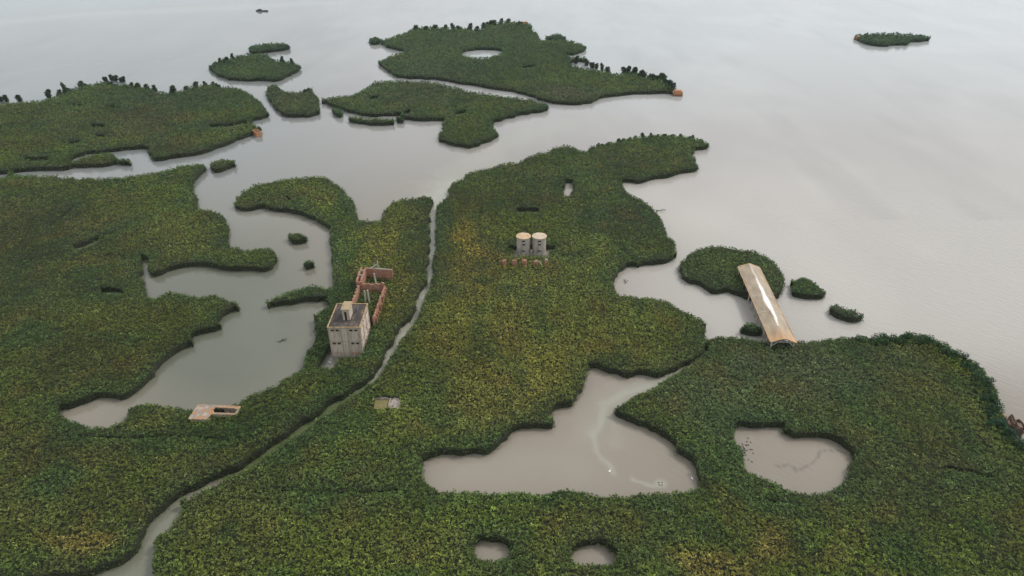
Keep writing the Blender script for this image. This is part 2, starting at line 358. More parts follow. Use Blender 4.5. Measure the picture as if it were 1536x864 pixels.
def scatter(loops, spacing):
    B = np.concatenate(loops[:1]); x0, y0 = B.min(0); x1, y1 = B.max(0); y0 = max(y0, 25)
    X, Y = [], []; y = y0
    while y < y1:
        s = spacing(y); h = s
        a = min(abs(x0), 1e9); n = int((x1-x0)/s)+1
        xs = x0+(np.arange(n)+rng.random(n))*s; ys = y+rng.random(n)*h
        k = (np.abs(xs) < .98*ys+45); X.append(xs[k]); Y.append(ys[k]); y += h
    X = np.concatenate(X); Y = np.concatenate(Y); k = inside(X, Y, loops); return X[k], Y[k]
NT = [0]
def reed_mesh(name, loops, h=2.55, dens=1.0, tint=None, tamt=0, dome=2.6, size=1.0, lo=12, hi=78, cuts=()):
    loops = [np.array(L) for L in loops]; cuts = [np.array(L) for L in cuts]; al = loops+cuts
    rs = lambda y: max(.56, y/310)            # tuft radius grows where the eye can no longer part single plants
    X, Y = scatter(al, lambda y: rs(y)*1.12/math.sqrt(dens))
    ed = edge_d(X, Y, loops); s = np.maximum(.44, Y/450)*size
    Z = height(X, Y, ed, h, dome)
    clump = fnoise(X/1.1, Y/1.1, 61)
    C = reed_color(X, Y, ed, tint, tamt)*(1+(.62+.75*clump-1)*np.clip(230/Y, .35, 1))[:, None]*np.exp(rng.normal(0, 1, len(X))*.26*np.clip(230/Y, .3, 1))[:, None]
    P = np.stack([X, Y, Z+rng.uniform(-.55, .55, len(X))*s], 1)
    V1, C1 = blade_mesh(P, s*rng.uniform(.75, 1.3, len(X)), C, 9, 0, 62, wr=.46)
    # shore faces: plants standing one above the other down to the water
    Vs, Cs = [V1], [C1]
    for L in loops:
        T = np.roll(L, -1, 0)-np.roll(L, 1, 0); Ln = np.hypot(T[:, 0], T[:, 1])+1e-9; N = np.stack([T[:, 1], -T[:, 0]], 1)/Ln[:, None]
        sg = 1 if area(L) > 0 else -1
        if L is not loops[0]: sg = -sg
        N = N*sg
        for r in range(5):
            for q in range(2):
                t = rng.random(len(L))[:, None]; B = L*(1-t)+np.roll(L, -1, 0)*t
                k = in_view(B[:, 0], B[:, 1]); B = B[k]; Nn = N[k]
                if len(B) == 0: continue
                sz = np.maximum(.55, B[:, 1]/340)*size
                zt = h*(.08+.17*r)+rng.uniform(-.2, .3, len(B)); off = .25-.12*r+rng.uniform(-.3, .3, len(B))
                Pp = np.stack([B[:, 0]+Nn[:, 0]*off, B[:, 1]+Nn[:, 1]*off, zt], 1)
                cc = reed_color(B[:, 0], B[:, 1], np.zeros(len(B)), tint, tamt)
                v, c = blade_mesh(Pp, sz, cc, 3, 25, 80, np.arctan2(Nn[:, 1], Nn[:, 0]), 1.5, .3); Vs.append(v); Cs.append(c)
    V = np.concatenate(Vs); C = np.concatenate(Cs)
    # solid mass of stems under the leaves
    bx, by = scatter(al, lambda y: max(1.7, y/90)); k = edge_d(bx, by, al) > .5; bx, by = bx[k], by[k]
    pts = [Vector((float(a), float(b))) for L in al for a, b in L]; edges = []; o = 0
    for L in al:
        edges += [(o+i, o+(i+1) % len(L)) for i in range(len(L))]; o += len(L)
    pts += [Vector((float(a), float(b))) for a, b in zip(bx, by)]
    vo, eo, fo, _, _, _ = delaunay_2d_cdt(pts, edges, [], 0, 1e-4)
    vo = np.array([(a.x, a.y) for a in vo]); F = np.array([f for f in fo if len(f) == 3])
    cen = vo[F].mean(1); F = F[inside(cen[:, 0], cen[:, 1], al)]
    e2 = edge_d(vo[:, 0], vo[:, 1], loops)
    hz = height(vo[:, 0], vo[:, 1], e2, h, dome)-.3-.45*np.clip(e2/2, 0, 1)
    H = np.concatenate([vo, hz[:, None]], 1)
    # skirts
    SV, SF = [], []; b0 = len(H)
    for q_, L in enumerate(al):
        hl = height(L[:, 0], L[:, 1], np.full(len(L), 9. if q_ >= len(loops) else 0.), h, dome)-.3; n = len(L)
        SV.append(np.concatenate([L, hl[:, None]], 1)); SV.append(np.concatenate([L, np.full((n, 1), -.6)], 1))
        i = np.arange(n); j = (i+1) % n; SF.append(np.stack([b0+i, b0+j, b0+n+j, b0+n+i], 1)); b0 += 2*n
    H = np.concatenate([H]+SV); SFa = np.concatenate(SF)
    nV = len(V); nq = nV//4
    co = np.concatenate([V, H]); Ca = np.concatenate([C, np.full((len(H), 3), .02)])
    loopsidx = np.concatenate([np.arange(nV), (F+nV).ravel(), (SFa+nV).ravel()])
    tot = np.concatenate([np.full(nq, 4), np.full(len(F), 3), np.full(len(SFa), 4)])
    st = np.concatenate([[0], np.cumsum(tot)[:-1]])
    me = bpy.data.meshes.new(name); me.vertices.add(len(co)); me.vertices.foreach_set('co', co.astype(np.float32).ravel())
    me.loops.add(len(loopsidx)); me.loops.foreach_set('vertex_index', loopsidx.astype(np.int32))
    me.polygons.add(len(tot)); me.polygons.foreach_set('loop_start', st.astype(np.int32))
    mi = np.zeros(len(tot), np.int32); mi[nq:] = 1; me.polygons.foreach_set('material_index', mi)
    me.update()
    ca = me.color_attributes.new('Col', 'FLOAT_COLOR', 'POINT')
    ca.data.foreach_set('color', np.concatenate([Ca, np.ones((len(Ca), 1))], 1).astype(np.float32).ravel())
    NT[0] += nq
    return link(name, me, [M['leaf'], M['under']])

HR = 2.8
def rect(x0, y0, x1, y1): return roughen(np.array([(x0, y0), (x1, y0), (x1, y1), (x0, y1)], float), .3)
def hole(px): return world_loop(px, HR, False, .6)

BIG_WEST = [(-420, 262), (-200, 262), (0, 264), (14, 261), (50, 262), (83, 264), (119, 265), (155, 267), (194, 263), (222, 259), (250, 254), (278, 247), (300, 244), (309, 252), (303, 264), (289, 278),
 (297, 297), (293, 311), (314, 314), (333, 320), (339, 334), (338, 360), (344, 369), (376, 372), (404, 370), (411, 376), (414, 390), (407, 403), (390, 407), (357, 406), (333, 404), (314, 399), (278, 401), (250, 409),
 (233, 415), (226, 408), (225, 392), (218, 387), (212, 391), (212, 407), (210, 418), (215, 429), (217, 441), (228, 444), (244, 439), (255, 434), (267, 439), (286, 441), (303, 444), (319, 439), (333, 446),
 (351, 452), (357, 461), (351, 468), (328, 480), (329, 488), (324, 498), (306, 502), (287, 508), (287, 516), (278, 523), (250, 540), (236, 559), (217, 577), (194, 594), (183, 598), (156, 596), (136, 603), (111, 612),
 (92, 618), (97, 624), (117, 632), (136, 638), (153, 641), (172, 637), (190, 624), (194, 612), (206, 605), (222, 603), (250, 607), (278, 612), (300, 612), (330, 612), (358, 603), (372, 592), (396, 584), (423, 570), (451, 551),
 (462, 531), (464, 523), (476, 506), (472, 481), (473, 470), (487, 462), (492, 453), (459, 453), (437, 457), (407, 459), (401, 455), (412, 445), (437, 434), (473, 428), (498, 430), (501, 420), (500, 407),
 (497, 373), (498, 348), (473, 332), (451, 323), (421, 317), (396, 314), (370, 316), (357, 314), (354, 305), (359, 290), (384, 276), (421, 269), (451, 266), (476, 264), (496, 271), (512, 284), (523, 296),
 (532, 307), (534, 326), (546, 330), (570, 329), (575, 319), (584, 307), (596, 298), (621, 297), (632, 294), (646, 296), (650, 305), (643, 321), (644, 346), (643, 371), (639, 396), (640, 418), (638, 430), (630, 440), (623, 456),
 (615, 478), (598, 501), (582, 526), (571, 548), (559, 567), (540, 583), (507, 602), (479, 623), (451, 641), (429, 656), (395, 680), (367, 701), (333, 716), (282, 741), (254, 761), (234, 778), (220, 792), (209, 818),
 (195, 840), (158, 859), (100, 868), (0, 880), (-150, 900), (-420, 940)]
MAIN = [(687, 271), (709, 257), (737, 250), (756, 244), (781, 243), (797, 232), (826, 227), (833, 221), (856, 219), (869, 225), (886, 226), (890, 220), (911, 216), (936, 209), (978, 202), (1006, 203), (1033, 205), (1056, 211), (1062, 220),
 (1054, 224), (1037, 227), (1042, 237), (1043, 253), (1033, 259), (1006, 265), (978, 271), (956, 275), (931, 273), (936, 282), (944, 290), (958, 296), (975, 305), (989, 321), (997, 340), (1008, 359), (1015, 379), (1013, 388), (1000, 396),
 (978, 398), (947, 401), (933, 407), (919, 418), (921, 428), (932, 440), (960, 443), (985, 447), (1000, 450), (1017, 459), (1036, 468), (1050, 476), (1058, 485), (1056, 497), (1059, 510), (1061, 519), (1056, 528), (1044, 540), (1020, 554), (999, 562),
 (983, 567), (960, 563), (941, 567), (915, 559), (883, 551), (879, 560), (874, 587), (857, 605), (853, 610), (827, 618), (826, 639), (815, 642), (776, 645), (759, 661), (740, 675), (728, 681), (700, 682), (671, 682), (646, 688),
 (632, 697), (633, 713), (640, 727), (651, 733), (688, 736), (700, 733), (722, 737), (760, 738), (800, 739), (828, 736), (848, 732), (873, 737), (904, 741), (941, 743), (955, 739), (998, 736), (1040, 733), (1049, 728), (1049, 716), (1037, 696),
 (1017, 682), (1009, 665), (969, 643), (940, 632), (925, 623), (926, 607), (951, 595), (960, 590), (980, 580), (998, 568), (1020, 555), (1044, 541.5), (1057, 529), (1062.5, 519), (1061, 508.5), (1078, 504), (1097, 502), (1111, 504), (1130, 507), (1156, 511), (1194, 509),
 (1211, 511), (1242, 508), (1278, 504), (1314, 504), (1345, 502), (1358, 498), (1381, 498), (1400, 503), (1417, 513), (1436, 525), (1466, 543), (1480, 559), (1491, 580), (1493, 603), (1499, 617), (1509, 637), (1530, 658), (1560, 680), (1650, 740), (1900, 860), (2000, 1050),
 (1400, 1150), (800, 1180), (225, 1050), (228, 900), (232, 863), (232, 846), (234, 823), (237, 806), (254, 792), (263, 775), (274, 758), (274, 748), (286, 742), (336, 717), (370, 702), (397, 682.5), (432, 659.5), (454.5, 643), (484, 622), (514, 602), (536, 586),
 (555, 571), (569, 561), (582, 548), (590, 528), (604, 503), (612, 492), (623, 484), (632, 462), (642, 440), (646, 423), (651, 407), (652, 379), (655, 351), (654, 332), (659, 307), (672, 293), (673, 281)]
NW_BED = [(-420, 160), (-200, 158), (0, 155), (30, 153), (60, 150), (90, 142), (110, 133), (133, 128), (157, 123), (173, 128), (200, 128), (217, 133), (240, 138), (260, 139), (283, 133), (310, 127), (333, 130), (353, 131), (370, 138), (387, 150), (398, 164), (402, 174),
 (393, 180), (376, 184), (378, 188), (388, 191), (386, 199), (367, 207), (350, 214), (327, 223), (300, 232), (267, 238), (240, 241), (230, 239), (230, 229), (220, 224), (200, 224), (173, 228), (140, 231), (128, 234), (112, 238), (103, 244), (104, 251), (97, 256), (60, 257),
 (30, 258), (0, 262), (-60, 264), (-420, 256)]
N_ISLE = [(573, 62), (585, 57), (600, 52), (613, 47), (625, 42), (650, 42), (675, 42), (700, 43), (714, 47), (722, 44), (728, 38), (745, 35), (770, 33), (790, 36), (798, 43), (806, 54), (810, 60), (825, 60), (845, 60), (860, 62), (873, 68), (877, 73), (871, 80), (858, 83), (848, 83),
 (858, 86), (872, 87), (877, 91), (855, 96), (858, 99), (885, 103), (905, 107), (925, 111), (945, 108), (960, 113), (972, 117), (985, 116), (1000, 125), (1010, 133), (1013, 138), (1007, 141), (975, 141), (940, 143), (905, 147), (890, 153), (870, 158), (840, 157), (815, 152),
 (795, 145), (770, 139), (740, 134), (710, 129), (680, 125), (650, 120), (625, 119), (600, 117), (590, 113), (578, 105), (570, 97), (571, 92), (580, 87), (598, 80), (608, 78), (598, 76), (585, 73), (576, 68)]
N_LOW = [(485, 150), (495, 146), (512, 144), (530, 142), (545, 135), (553, 128), (565, 123), (590, 121), (620, 121), (650, 124), (680, 130), (710, 137), (740, 142), (770, 146), (800, 150), (818, 157), (821, 164), (810, 169), (790, 171), (770, 177), (750, 181), (738, 186),
 (739, 193), (745, 200), (743, 208), (730, 215), (712, 221), (690, 221), (670, 217), (661, 210), (663, 195), (667, 187), (664, 182), (655, 181), (635, 182), (605, 179), (603, 174), (590, 174), (565, 175), (545, 174), (525, 168), (505, 163), (490, 158)]

def ditch(pts, f=1.0):
    """narrow gap in the reeds, given by the line where its far bank is last seen"""
    a = [at(x, y, HR*(1-f)) for x, y in pts]; b = [at(x, y, HR*.96) for x, y in pts]
    n = len(a); m = [a[i].lerp(b[i], .5) for i in (0, n-1)]
    e0 = (a[0]-a[1]).normalized()*.6; e1 = (a[-1]-a[-2]).normalized()*.6
    W = [m[0]+e0]+a+[m[1]+e1]+b[::-1]
    return roughen(np.array([(p.x, p.y) for p in W]), .22)
bld = roughen(np.array([(-55.3, 152.6), (-49.8, 152.6), (-49.4, 157.4), (-42.9, 157.8), (-42.9, 173.6), (-53.0, 173.6), (-54.6, 160)]), .25)
platform_px = [(297.6, 606.8), (360.6, 609.7), (353.8, 621.5), (316.6, 620.8), (309, 629), (282.9, 628)]
PZ = 3.1
plat_w = [tuple(at(a, b, PZ)[:2]) for a, b in platform_px]
ruin_px = [(563, 597), (600, 597), (601, 612), (561, 612)]
ruin_w = [tuple(at(a, b, 2.2)[:2]) for a, b in ruin_px]
def grow(P, g):
    P = np.array(P); c = P.mean(0); return roughen(c+(P-c)*(1+g/np.hypot(*(P-c).T))[:, None], .15)

o = reed_mesh('reed_bed', [world_loop(BIG_WEST, HR), bld,
    ditch([(112, 374), (126, 370), (140, 364), (150, 358)]), ditch([(150, 357), (158, 352), (176, 346), (193, 337)], .35),
    ditch([(76, 338), (88, 331), (99, 322), (111, 309)], .5), ditch([(153, 438), (166, 438), (184, 439)]), ditch([(28, 392), (60, 386), (85, 378)], .25),
    ditch([(112, 652), (150, 655), (200, 656), (250, 653), (300, 654), (335, 660)], .35), ditch([(430, 296), (436, 299)], .5)], cuts=[grow(plat_w, .25)])
tag(o, 'wide dense reed bed west of the narrow channel, around the concrete building', 'reed bed', kind='stuff')
silo_hole = roughen(np.array([(.2, 218.6), (14.0, 218.6), (14.0, 223.6), (16.6, 223.8), (16.4, 227.7), (-1.6, 227.7), (-1.8, 223.8), (.2, 223.6)]), .2)
o = reed_mesh('reed_bed', [world_loop(MAIN, HR), silo_hole, ditch([(0+405, 734), (440, 736), (500, 737), (560, 737), (600, 733)], .3), ditch([(842, 383), (860, 384), (875, 383)], .3), ditch([(1300, 540), (1340, 546), (1380, 553)], .25), ditch([(1150, 748), (1172, 752), (1190, 756)], .3),
    ditch([(930, 372), (945, 383), (958, 392)], .3), ditch([(776, 317), (790, 318), (807, 317)], .97), ditch([(1416, 700), (1450, 704), (1490, 716)], .4),
    hole([(1099, 652), (1106, 641), (1138, 643), (1174, 641), (1177, 650), (1190, 657), (1219, 657), (1242, 658), (1261, 668), (1279, 681), (1278, 700), (1268, 721), (1242, 736), (1210, 738), (1184, 734), (1161, 721), (1122, 704), (1112, 691), (1111, 674)]),
    hole([(711, 829), (714, 816), (733, 813), (756, 815), (770, 826), (764, 834), (725, 839)]),
    hole([(855, 833), (862, 825), (882, 818), (905, 819), (919, 830), (921, 840), (893, 845), (862, 843)]),
    hole([(848, 275), (862, 275), (861, 283), (856, 291), (843, 291), (847, 283)])], cuts=[grow(ruin_w, .3)])
tag(o, 'largest reed bed, green and golden, around the silos and the ponds', 'reed bed', kind='stuff')
o = reed_mesh('reed_bed', [world_loop(NW_BED, HR), 
    ditch([(137, 190), (150, 191), (158, 190)], .9), ditch([(104, 158), (114, 159), (124, 158)], .7), ditch([(159, 161), (174, 161)], .7), ditch([(144, 205), (158, 205)], .8),
    ditch([(104, 216), (120, 214)], .9), ditch([(315, 191), (345, 189), (372, 185)], .95), ditch([(37, 241), (55, 241), (73, 240)], .97)])
tag(o, 'olive reed bed at upper left with a shrubby far shore', 'reed bed', kind='stuff')
o = reed_mesh('reed_bed', [world_loop(N_ISLE, HR), hole([(692, 81), (702, 77), (725, 75), (750, 76), (755, 79), (740, 84), (715, 87), (695, 84)]), ditch([(784, 102), (804, 101)], .95)])
tag(o, 'far reed bed with a bright oval pond in its middle', 'reed bed', kind='stuff')
o = reed_mesh('reed_bed', [world_loop(N_LOW, HR), ditch([(553, 148), (570, 147)], .8), ditch([(606, 171), (616, 168)], .9), ditch([(682, 172), (700, 169)], .9)])
tag(o, 'far reed bed with a rounded tongue reaching down into the bay', 'reed bed', kind='stuff')

ISLES = [
 ([(107, 246), (115, 240), (135, 234), (155, 230), (168, 231), (174, 240), (172, 247), (155, 251), (130, 252), (113, 250)], 'elongated reed islet filling the lagoon under the upper left bed', None, 0),
 ([(177, 241), (185, 238), (194, 242), (193, 247), (182, 248)], 'tiny reed tuft in the lagoon right of the elongated islet', None, 0),
 ([(376, 72), (385, 68), (405, 66), (425, 66), (432, 69), (432, 74), (420, 77), (400, 79), (385, 81), (377, 79)], 'thin oval reed islet behind the round dark one, top left', (.03, .065, .032), .6),
 ([(318, 100), (325, 93), (345, 88), (360, 84), (385, 82), (400, 83), (410, 90), (430, 93), (440, 95), (449, 99), (449, 106), (440, 112), (425, 118), (412, 123), (395, 121), (370, 122), (345, 120), (328, 113), (319, 107)], 'broad round reed island in the top left with shrubs on its rim', (.035, .065, .03), .4),
 ([(403, 130), (412, 128), (420, 133), (428, 138), (445, 139), (455, 137), (466, 134), (473, 145), (478, 165), (476, 173), (455, 176), (430, 175), (418, 166), (405, 150), (402, 138)], 'wedge shaped grey-green reed island beside the upper left bed', (.085, .09, .06), .4),
 ([(556, 60), (562, 57), (568, 59), (568, 66), (558, 67)], 'single dark square clump in open water left of the far bed', (.03, .055, .03), .7),
 ([(525, 178), (535, 176), (560, 178), (585, 179), (590, 184), (585, 188), (565, 189), (540, 186), (527, 183)], 'low narrow reed strip lying just below the far tongue bed', None, 0),
 ([(596, 178), (601, 177), (604, 181), (601, 184), (597, 183)], 'small reed tuft at the right end of the narrow strip', (.03, .055, .03), .6),
 ([(500, 164), (508, 163), (513, 170), (511, 177), (503, 173)], 'small dark clump left of the narrow strip', (.03, .055, .03), .6),
 ([(1284, 55), (1300, 52), (1340, 51), (1375, 53), (1390, 56), (1390, 61), (1378, 63), (1362, 64), (1358, 68), (1340, 68), (1325, 70), (1305, 68), (1290, 63)], 'lone lens shaped reed island far out in the open water, top right', (.03, .07, .035), .7),
 ([(1019, 407), (1022, 393), (1042, 376), (1069, 368), (1106, 372), (1133, 376), (1153, 386), (1167, 400), (1175, 418), (1174, 434), (1167, 447), (1145, 452), (1122, 451), (1111, 447), (1092, 440), (1067, 441), (1050, 429), (1028, 422)], 'round dark green reed island under the far end of the long shed', (.045, .07, .035), .45),
 ([(1188, 421), (1206, 416), (1222, 423), (1236, 437), (1233, 448), (1217, 449), (1192, 446), (1190, 432)], 'rounded bushy islet just right of the long shed', (.035, .072, .022), .75),
 ([(1247, 471), (1247, 458), (1256, 456), (1267, 462), (1281, 464), (1292, 472), (1290, 482), (1278, 484), (1258, 479)], 'grey-green two-humped islet farthest right of the shed', (.055, .075, .045), .7),
 ([(1112, 498), (1114, 489), (1122, 483), (1136, 487), (1141, 496), (1139, 504), (1122, 504)], 'small bushy islet tucked left of the shed posts', (.035, .072, .025), .75),
 ([(434, 356), (437, 351), (448, 349), (457, 354), (459, 362), (452, 366), (440, 366)], 'small round islet in the middle of the left bay', (.04, .065, .025), .6),
 ([(458, 396), (462, 391), (469, 393), (470, 400), (463, 404), (458, 402)], 'tiniest tuft in the left bay, below the small round islet', (.04, .06, .03), .6),
 ([(317, 248), (322, 241), (338, 239), (348, 242), (352, 246), (345, 253), (330, 259), (320, 258)], 'pointed islet off the nose of the west reed bed', (.07, .08, .03), .5),
 ([(820, 58), (828, 53), (838, 52), (845, 56), (845, 61), (822, 61)], 'shrubby clump on the far bed near its upper right corner', (.03, .055, .03), .7),
]
for px, lab, tint, ta in ISLES:
    small = (max(p[0] for p in px)-min(p[0] for p in px)) < 60
    o = reed_mesh('reed_islet' if small else 'reed_island', [world_loop(px, HR*.9, True, .35 if small else .8)], 2.5, 1.0, tint, ta, 3.2, 1.05)
    tag(o, lab, 'reed islet' if small else 'reed island')

# dark shrub belt on the right shore
def leaf_blob(P, rad, colr, n, s):
    """leaf faces through ellipsoid volumes"""
    k = len(P); d = rng.normal(0, 1, (k, n, 3)); d /= np.linalg.norm(d, axis=2, keepdims=True)
    rr = rng.uniform(.55, 1.05, (k, n, 1)); Q = (P[:, None, :]+d*rr*rad[:, None, :]).reshape(-1, 3)
    C = np.repeat(colr, n, 0)*np.exp(rng.normal(0, .25, (k*n, 1)))
    return blade_mesh(Q, np.full(len(Q), s), C, 1, -10, 70, None, math.pi, .7)
def quads(name, V, C, mats, parent=None):
    n = len(V); me = bpy.data.meshes.new(name); me.vertices.add(n); me.vertices.foreach_set('co', V.astype(np.float32).ravel())
    me.loops.add(n); me.loops.foreach_set('vertex_index', np.arange(n, dtype=np.int32)); me.polygons.add(n//4)
    me.polygons.foreach_set('loop_start', np.arange(0, n, 4, dtype=np.int32)); me.update()
    ca = me.color_attributes.new('Col', 'FLOAT_COLOR', 'POINT'); ca.data.foreach_set('color', np.concatenate([C, np.ones((n, 1))], 1).astype(np.float32).ravel())
    return link(name, me, mats, parent)
def along(pts, z, step):
    W = [at(a, b, z) for a, b in pts]; out = []
    for a, b in zip(W[:-1], W[1:]):
        k = max(1, int((b-a).length/step))
        for s in range(k): out.append(a+(b-a)*(s+random.random())/k)
    return out
line = along([(1290, 511), (1320, 508), (1355, 504), (1381, 504), (1412, 516), (1436, 531), (1460, 546), (1474, 562), (1484, 582), (1488, 604), (1494, 620), (1506, 642), (1530, 664), (1560, 686)], 3.0, .9)
P, C = [], []
for q in line:
    for k in range(3):
        P.append((q.x+random.gauss(-.6, 1.1), q.y+random.gauss(-.8, 1.1), random.uniform(1.2, 3.6)))
        C.append(np.array(random.choice([(.018, .058, .024), (.014, .045, .02), (.03, .075, .022), (.022, .055, .034)])))
P = np.array(P); C = np.array(C); rad = rng.uniform(.7, 1.25, (len(P), 3))
V, Cc = leaf_blob(P, rad, C, 70, .42)
tag(quads('shrub_belt', V, Cc, M['leaf']), 'dark green shrub belt along the outer right shore', 'shrubs', kind='stuff')

# single shrubs on the far shores
def shrub_proto(h, wd, colr, seed):
    random.seed(seed)
    P = np.array([(random.gauss(0, wd*.1), random.gauss(0, wd*.1), h*t) for t in (.16, .38, .6, .82)])
    rad = np.array([(wd*.5, wd*.5, h*.19)]*4)*np.array([[.75], [1], [1], [.7]])
    V, C = leaf_blob(P, rad, np.tile(np.array(colr), (4, 1)), 190, .75)
    # stem
    sv = []
    for k in range(4):
        a = k*math.pi/2; b = a+math.pi/2; r = .16
        sv += [(math.cos(a)*r, math.sin(a)*r, -.4), (math.cos(b)*r, math.sin(b)*r, -.4), (math.cos(b)*.07, math.sin(b)*.07, h*.8), (math.cos(a)*.07, math.sin(a)*.07, h*.8)]
    V = np.concatenate([V, np.array(sv)]); C = np.concatenate([C, np.tile((.05, .04, .03), (16, 1))])
    return V, C
protos = []
def shrub(loc, label, group, sx=1, sz=1, kind=0):
    while len(protos) <= kind: protos.append(None)
    if protos[kind] is None:
        cols_ = [(.036, .066, .032), (.03, .056, .032), (.048, .076, .032)]
        V, C = shrub_proto([4.9, 4.2, 5.6][kind], [3.5, 4.3, 2.8][kind], cols_[kind], kind+3)
        protos[kind] = o = quads('shrub', V, C, M['leaf'])
    else:
        o = protos[kind].copy(); col.objects.link(o)
    o.location = loc; o.rotation_euler.z = random.uniform(0, 6.28); o.scale = (sx, sx, sz)
    tag(o, label, 'shrub', group); return o
random.seed(3)
def row(pts, lab, grp, step, z=1.0, skip=.22, jy=3.0, s=(.6, 1.2)):
    W = [at(a, b, z) for a, b in pts]
    for a, b in zip(W[:-1], W[1:]):
        L = (b-a).length; k = max(1, round(L/step))
        for i in range(k):
            if random.random() < skip: continue
            p = a+(b-a)*((i+random.random()*1.1)/k)
            shrub((p.x, p.y+random.uniform(-jy, jy), 0), lab, grp, random.uniform(*s), random.uniform(*s), random.choice([0, 0, 1, 2]))
row([(88, 145), (110, 136), (133, 130), (157, 126), (173, 131), (200, 131), (222, 137), (238, 139)], 'dark shrub crowded along the far shore of the upper left bed', 'shrubs on the far shore of the upper left bed', 3.4)
row([(246, 142), (258, 142), (270, 139), (290, 134), (312, 129), (334, 132)], 'dark shrub right of the gap in the far shore of the upper left bed', 'shrubs right of the shore gap', 4.0)
row([(168, 121), (188, 124)], 'shrub in the short row standing in water off the upper left bed', 'shrubs standing in water top left', 3.6, 0, 0, .3, (.7, .9))
row([(0, 153), (20, 154)], 'shrub at the left picture edge, in the water beyond the bed', 'shrubs at the left edge', 3.6, 0, .1, .6, (.8, 1))
row([(28, 154), (40, 153)], 'shrub in the trio beside the left edge group', 'trio of shrubs', 5, 0, 0, .4, (.8, 1))
row([(70, 148), (80, 147)], 'low shrub left of the tall lone shrub on the upper left shore', 'low shrubs upper left shore', 3.5, 0, .1)
shrub(at(98, 141)[:2]+(0,) if False else (at(98, 141).x, at(98, 141).y, 0), 'tall lone shrub standing clear in the water, upper left', None, .8, 1.3, 2)
row([(322, 99), (345, 92), (360, 87)], 'rim shrub on the broad round island', 'rim shrubs of the round island', 5)
row([(418, 94), (447, 101)], 'rim shrub at the right end of the round island', 'right rim shrubs of the round island', 4.5)
row([(455, 142), (470, 139)], 'thin spiky shrub on the wedge shaped island', 'spiky shrubs of the wedge island', 3.4, 1, 0, 1, (.7, .9))
row([(618, 48), (645, 45), (675, 45), (700, 46), (716, 50)], 'shrub on the far rim of the far pond bed', 'far rim shrubs', 7.5, 1, .1, 3, (1, 1.5))
row([(722, 45), (745, 37), (770, 36), (780, 38)], 'shrub on the farthest point of the far pond bed', 'farthest shrubs', 7.5, 1, .1, 3, (1, 1.4))
row([(862, 96), (882, 99), (905, 109), (915, 110)], 'narrow shrub in the water on the right side of the far pond bed', 'narrow shrubs right of the far bed', 6.0, 0, .15, 2.5, (.8, 1.1))
row([(928, 108), (945, 111), (970, 120)], 'shrub in the dense row near the orange wreck', 'shrub row near the orange wreck', 4.8, 1, .05, 2, (1, 1.3))
row([(973, 121), (990, 120), (1002, 129), (1010, 138)], 'shrub at the right tip of the far pond bed', 'shrubs at the right tip', 4.8, 1, .05, 2, (1, 1.3))
row([(892, 224), (920, 217), (950, 210), (978, 206), (1006, 206), (1033, 208), (1056, 214)], 'shrub on the far shore of the largest bed', 'far shore shrubs of the largest bed', 3.3, 1, .12, 1.5, (.5, .75))
print('blades', NT[0])

# ------------------------------------------------------------ architecture helpers
def bm_box(bm, x0, y0, z0, x1, y1, z1, bev=0):
    m = Matrix.Translation(((x0+x1)/2, (y0+y1)/2, (z0+z1)/2)) @ Matrix.Diagonal((abs(x1-x0), abs(y1-y0), abs(z1-z0), 1))
    r = bmesh.ops.create_cube(bm, size=1, matrix=m)
    return r['verts']
def obj(name, bm, mat, parent=None):
    me = bpy.data.meshes.new(name); bmesh.ops.recalc_face_normals(bm, faces=bm.faces); bm.to_mesh(me); bm.free(); return link(name, me, mat, parent)
def box(name, b, mat, parent=None, bev=.03):
    bm = bmesh.new(); bm_box(bm, *b)
    if bev: bmesh.ops.bevel(bm, geom=bm.edges[:], offset=bev, segments=1, affect='EDGES')
    return obj(name, bm, mat, parent)
def boxes(name, bs, mat, parent=None):
    bm = bmesh.new()
    for b in bs: bm_box(bm, *b)
    return obj(name, bm, mat, parent)
def prism(bm, pts, z0, z1):
    v0 = [bm.verts.new((a, b, z0)) for a, b in pts]; v1 = [bm.verts.new((a, b, z1)) for a, b in pts]; n = len(pts)
    bm.faces.new(v0[::-1]); bm.faces.new(v1)
    for i in range(n): bm.faces.new((v0[i], v0[(i+1) % n], v1[(i+1) % n], v1[i]))
def beam(bm, a, b, r):
    a, b = Vector(a), Vector(b); d = b-a; q = d.to_track_quat('Z', 'Y').to_matrix().to_4x4()
    m = Matrix.Translation((a+b)/2) @ q @ Matrix.Diagonal((r*2, r*2, d.length, 1)); bmesh.ops.create_cube(bm, size=1, matrix=m)
def cyl(bm, x, y, z0, z1, r0, r1, n=40):
    m = Matrix.Translation((x, y, (z0+z1)/2)); bmesh.ops.create_cone(bm, cap_ends=True, segments=n, radius1=r0, radius2=r1, depth=z1-z0, matrix=m)
def ragged_wall(name, p0, p1, th, zt, mat, parent, amp=.5, seed=0, step=.7):
    """broken-topped masonry wall from p0 to p1"""
    random.seed(seed); bm = bmesh.new(); a, b = Vector((*p0, 0)), Vector((*p1, 0)); L = (b-a).length; d = (b-a)/L; nrm = Vector((-d.y, d.x, 0))*th/2
    k = max(2, int(L/step)); zs = [zt+random.uniform(-amp, amp*.4) for i in range(k+1)]; rows = []
    for i in range(k+1):
        p = a+d*L*i/k; rows.append([bm.verts.new((p+nrm*s)[:2]+(z,)) if False else bm.verts.new(((p+nrm*s).x, (p+nrm*s).y, z)) for s, z in ((-1, -.3), (1, -.3), (1, zs[i]+random.uniform(-.08, .08)), (-1, zs[i]))])
    for r0, r1 in zip(rows[:-1], rows[1:]):
        for i in range(4): bm.faces.new((r0[i], r0[(i+1) % 4], r1[(i+1) % 4], r1[i]))
    bm.faces.new(rows[0]); bm.faces.new(rows[-1][::-1])
    return obj(name, bm, mat, parent)

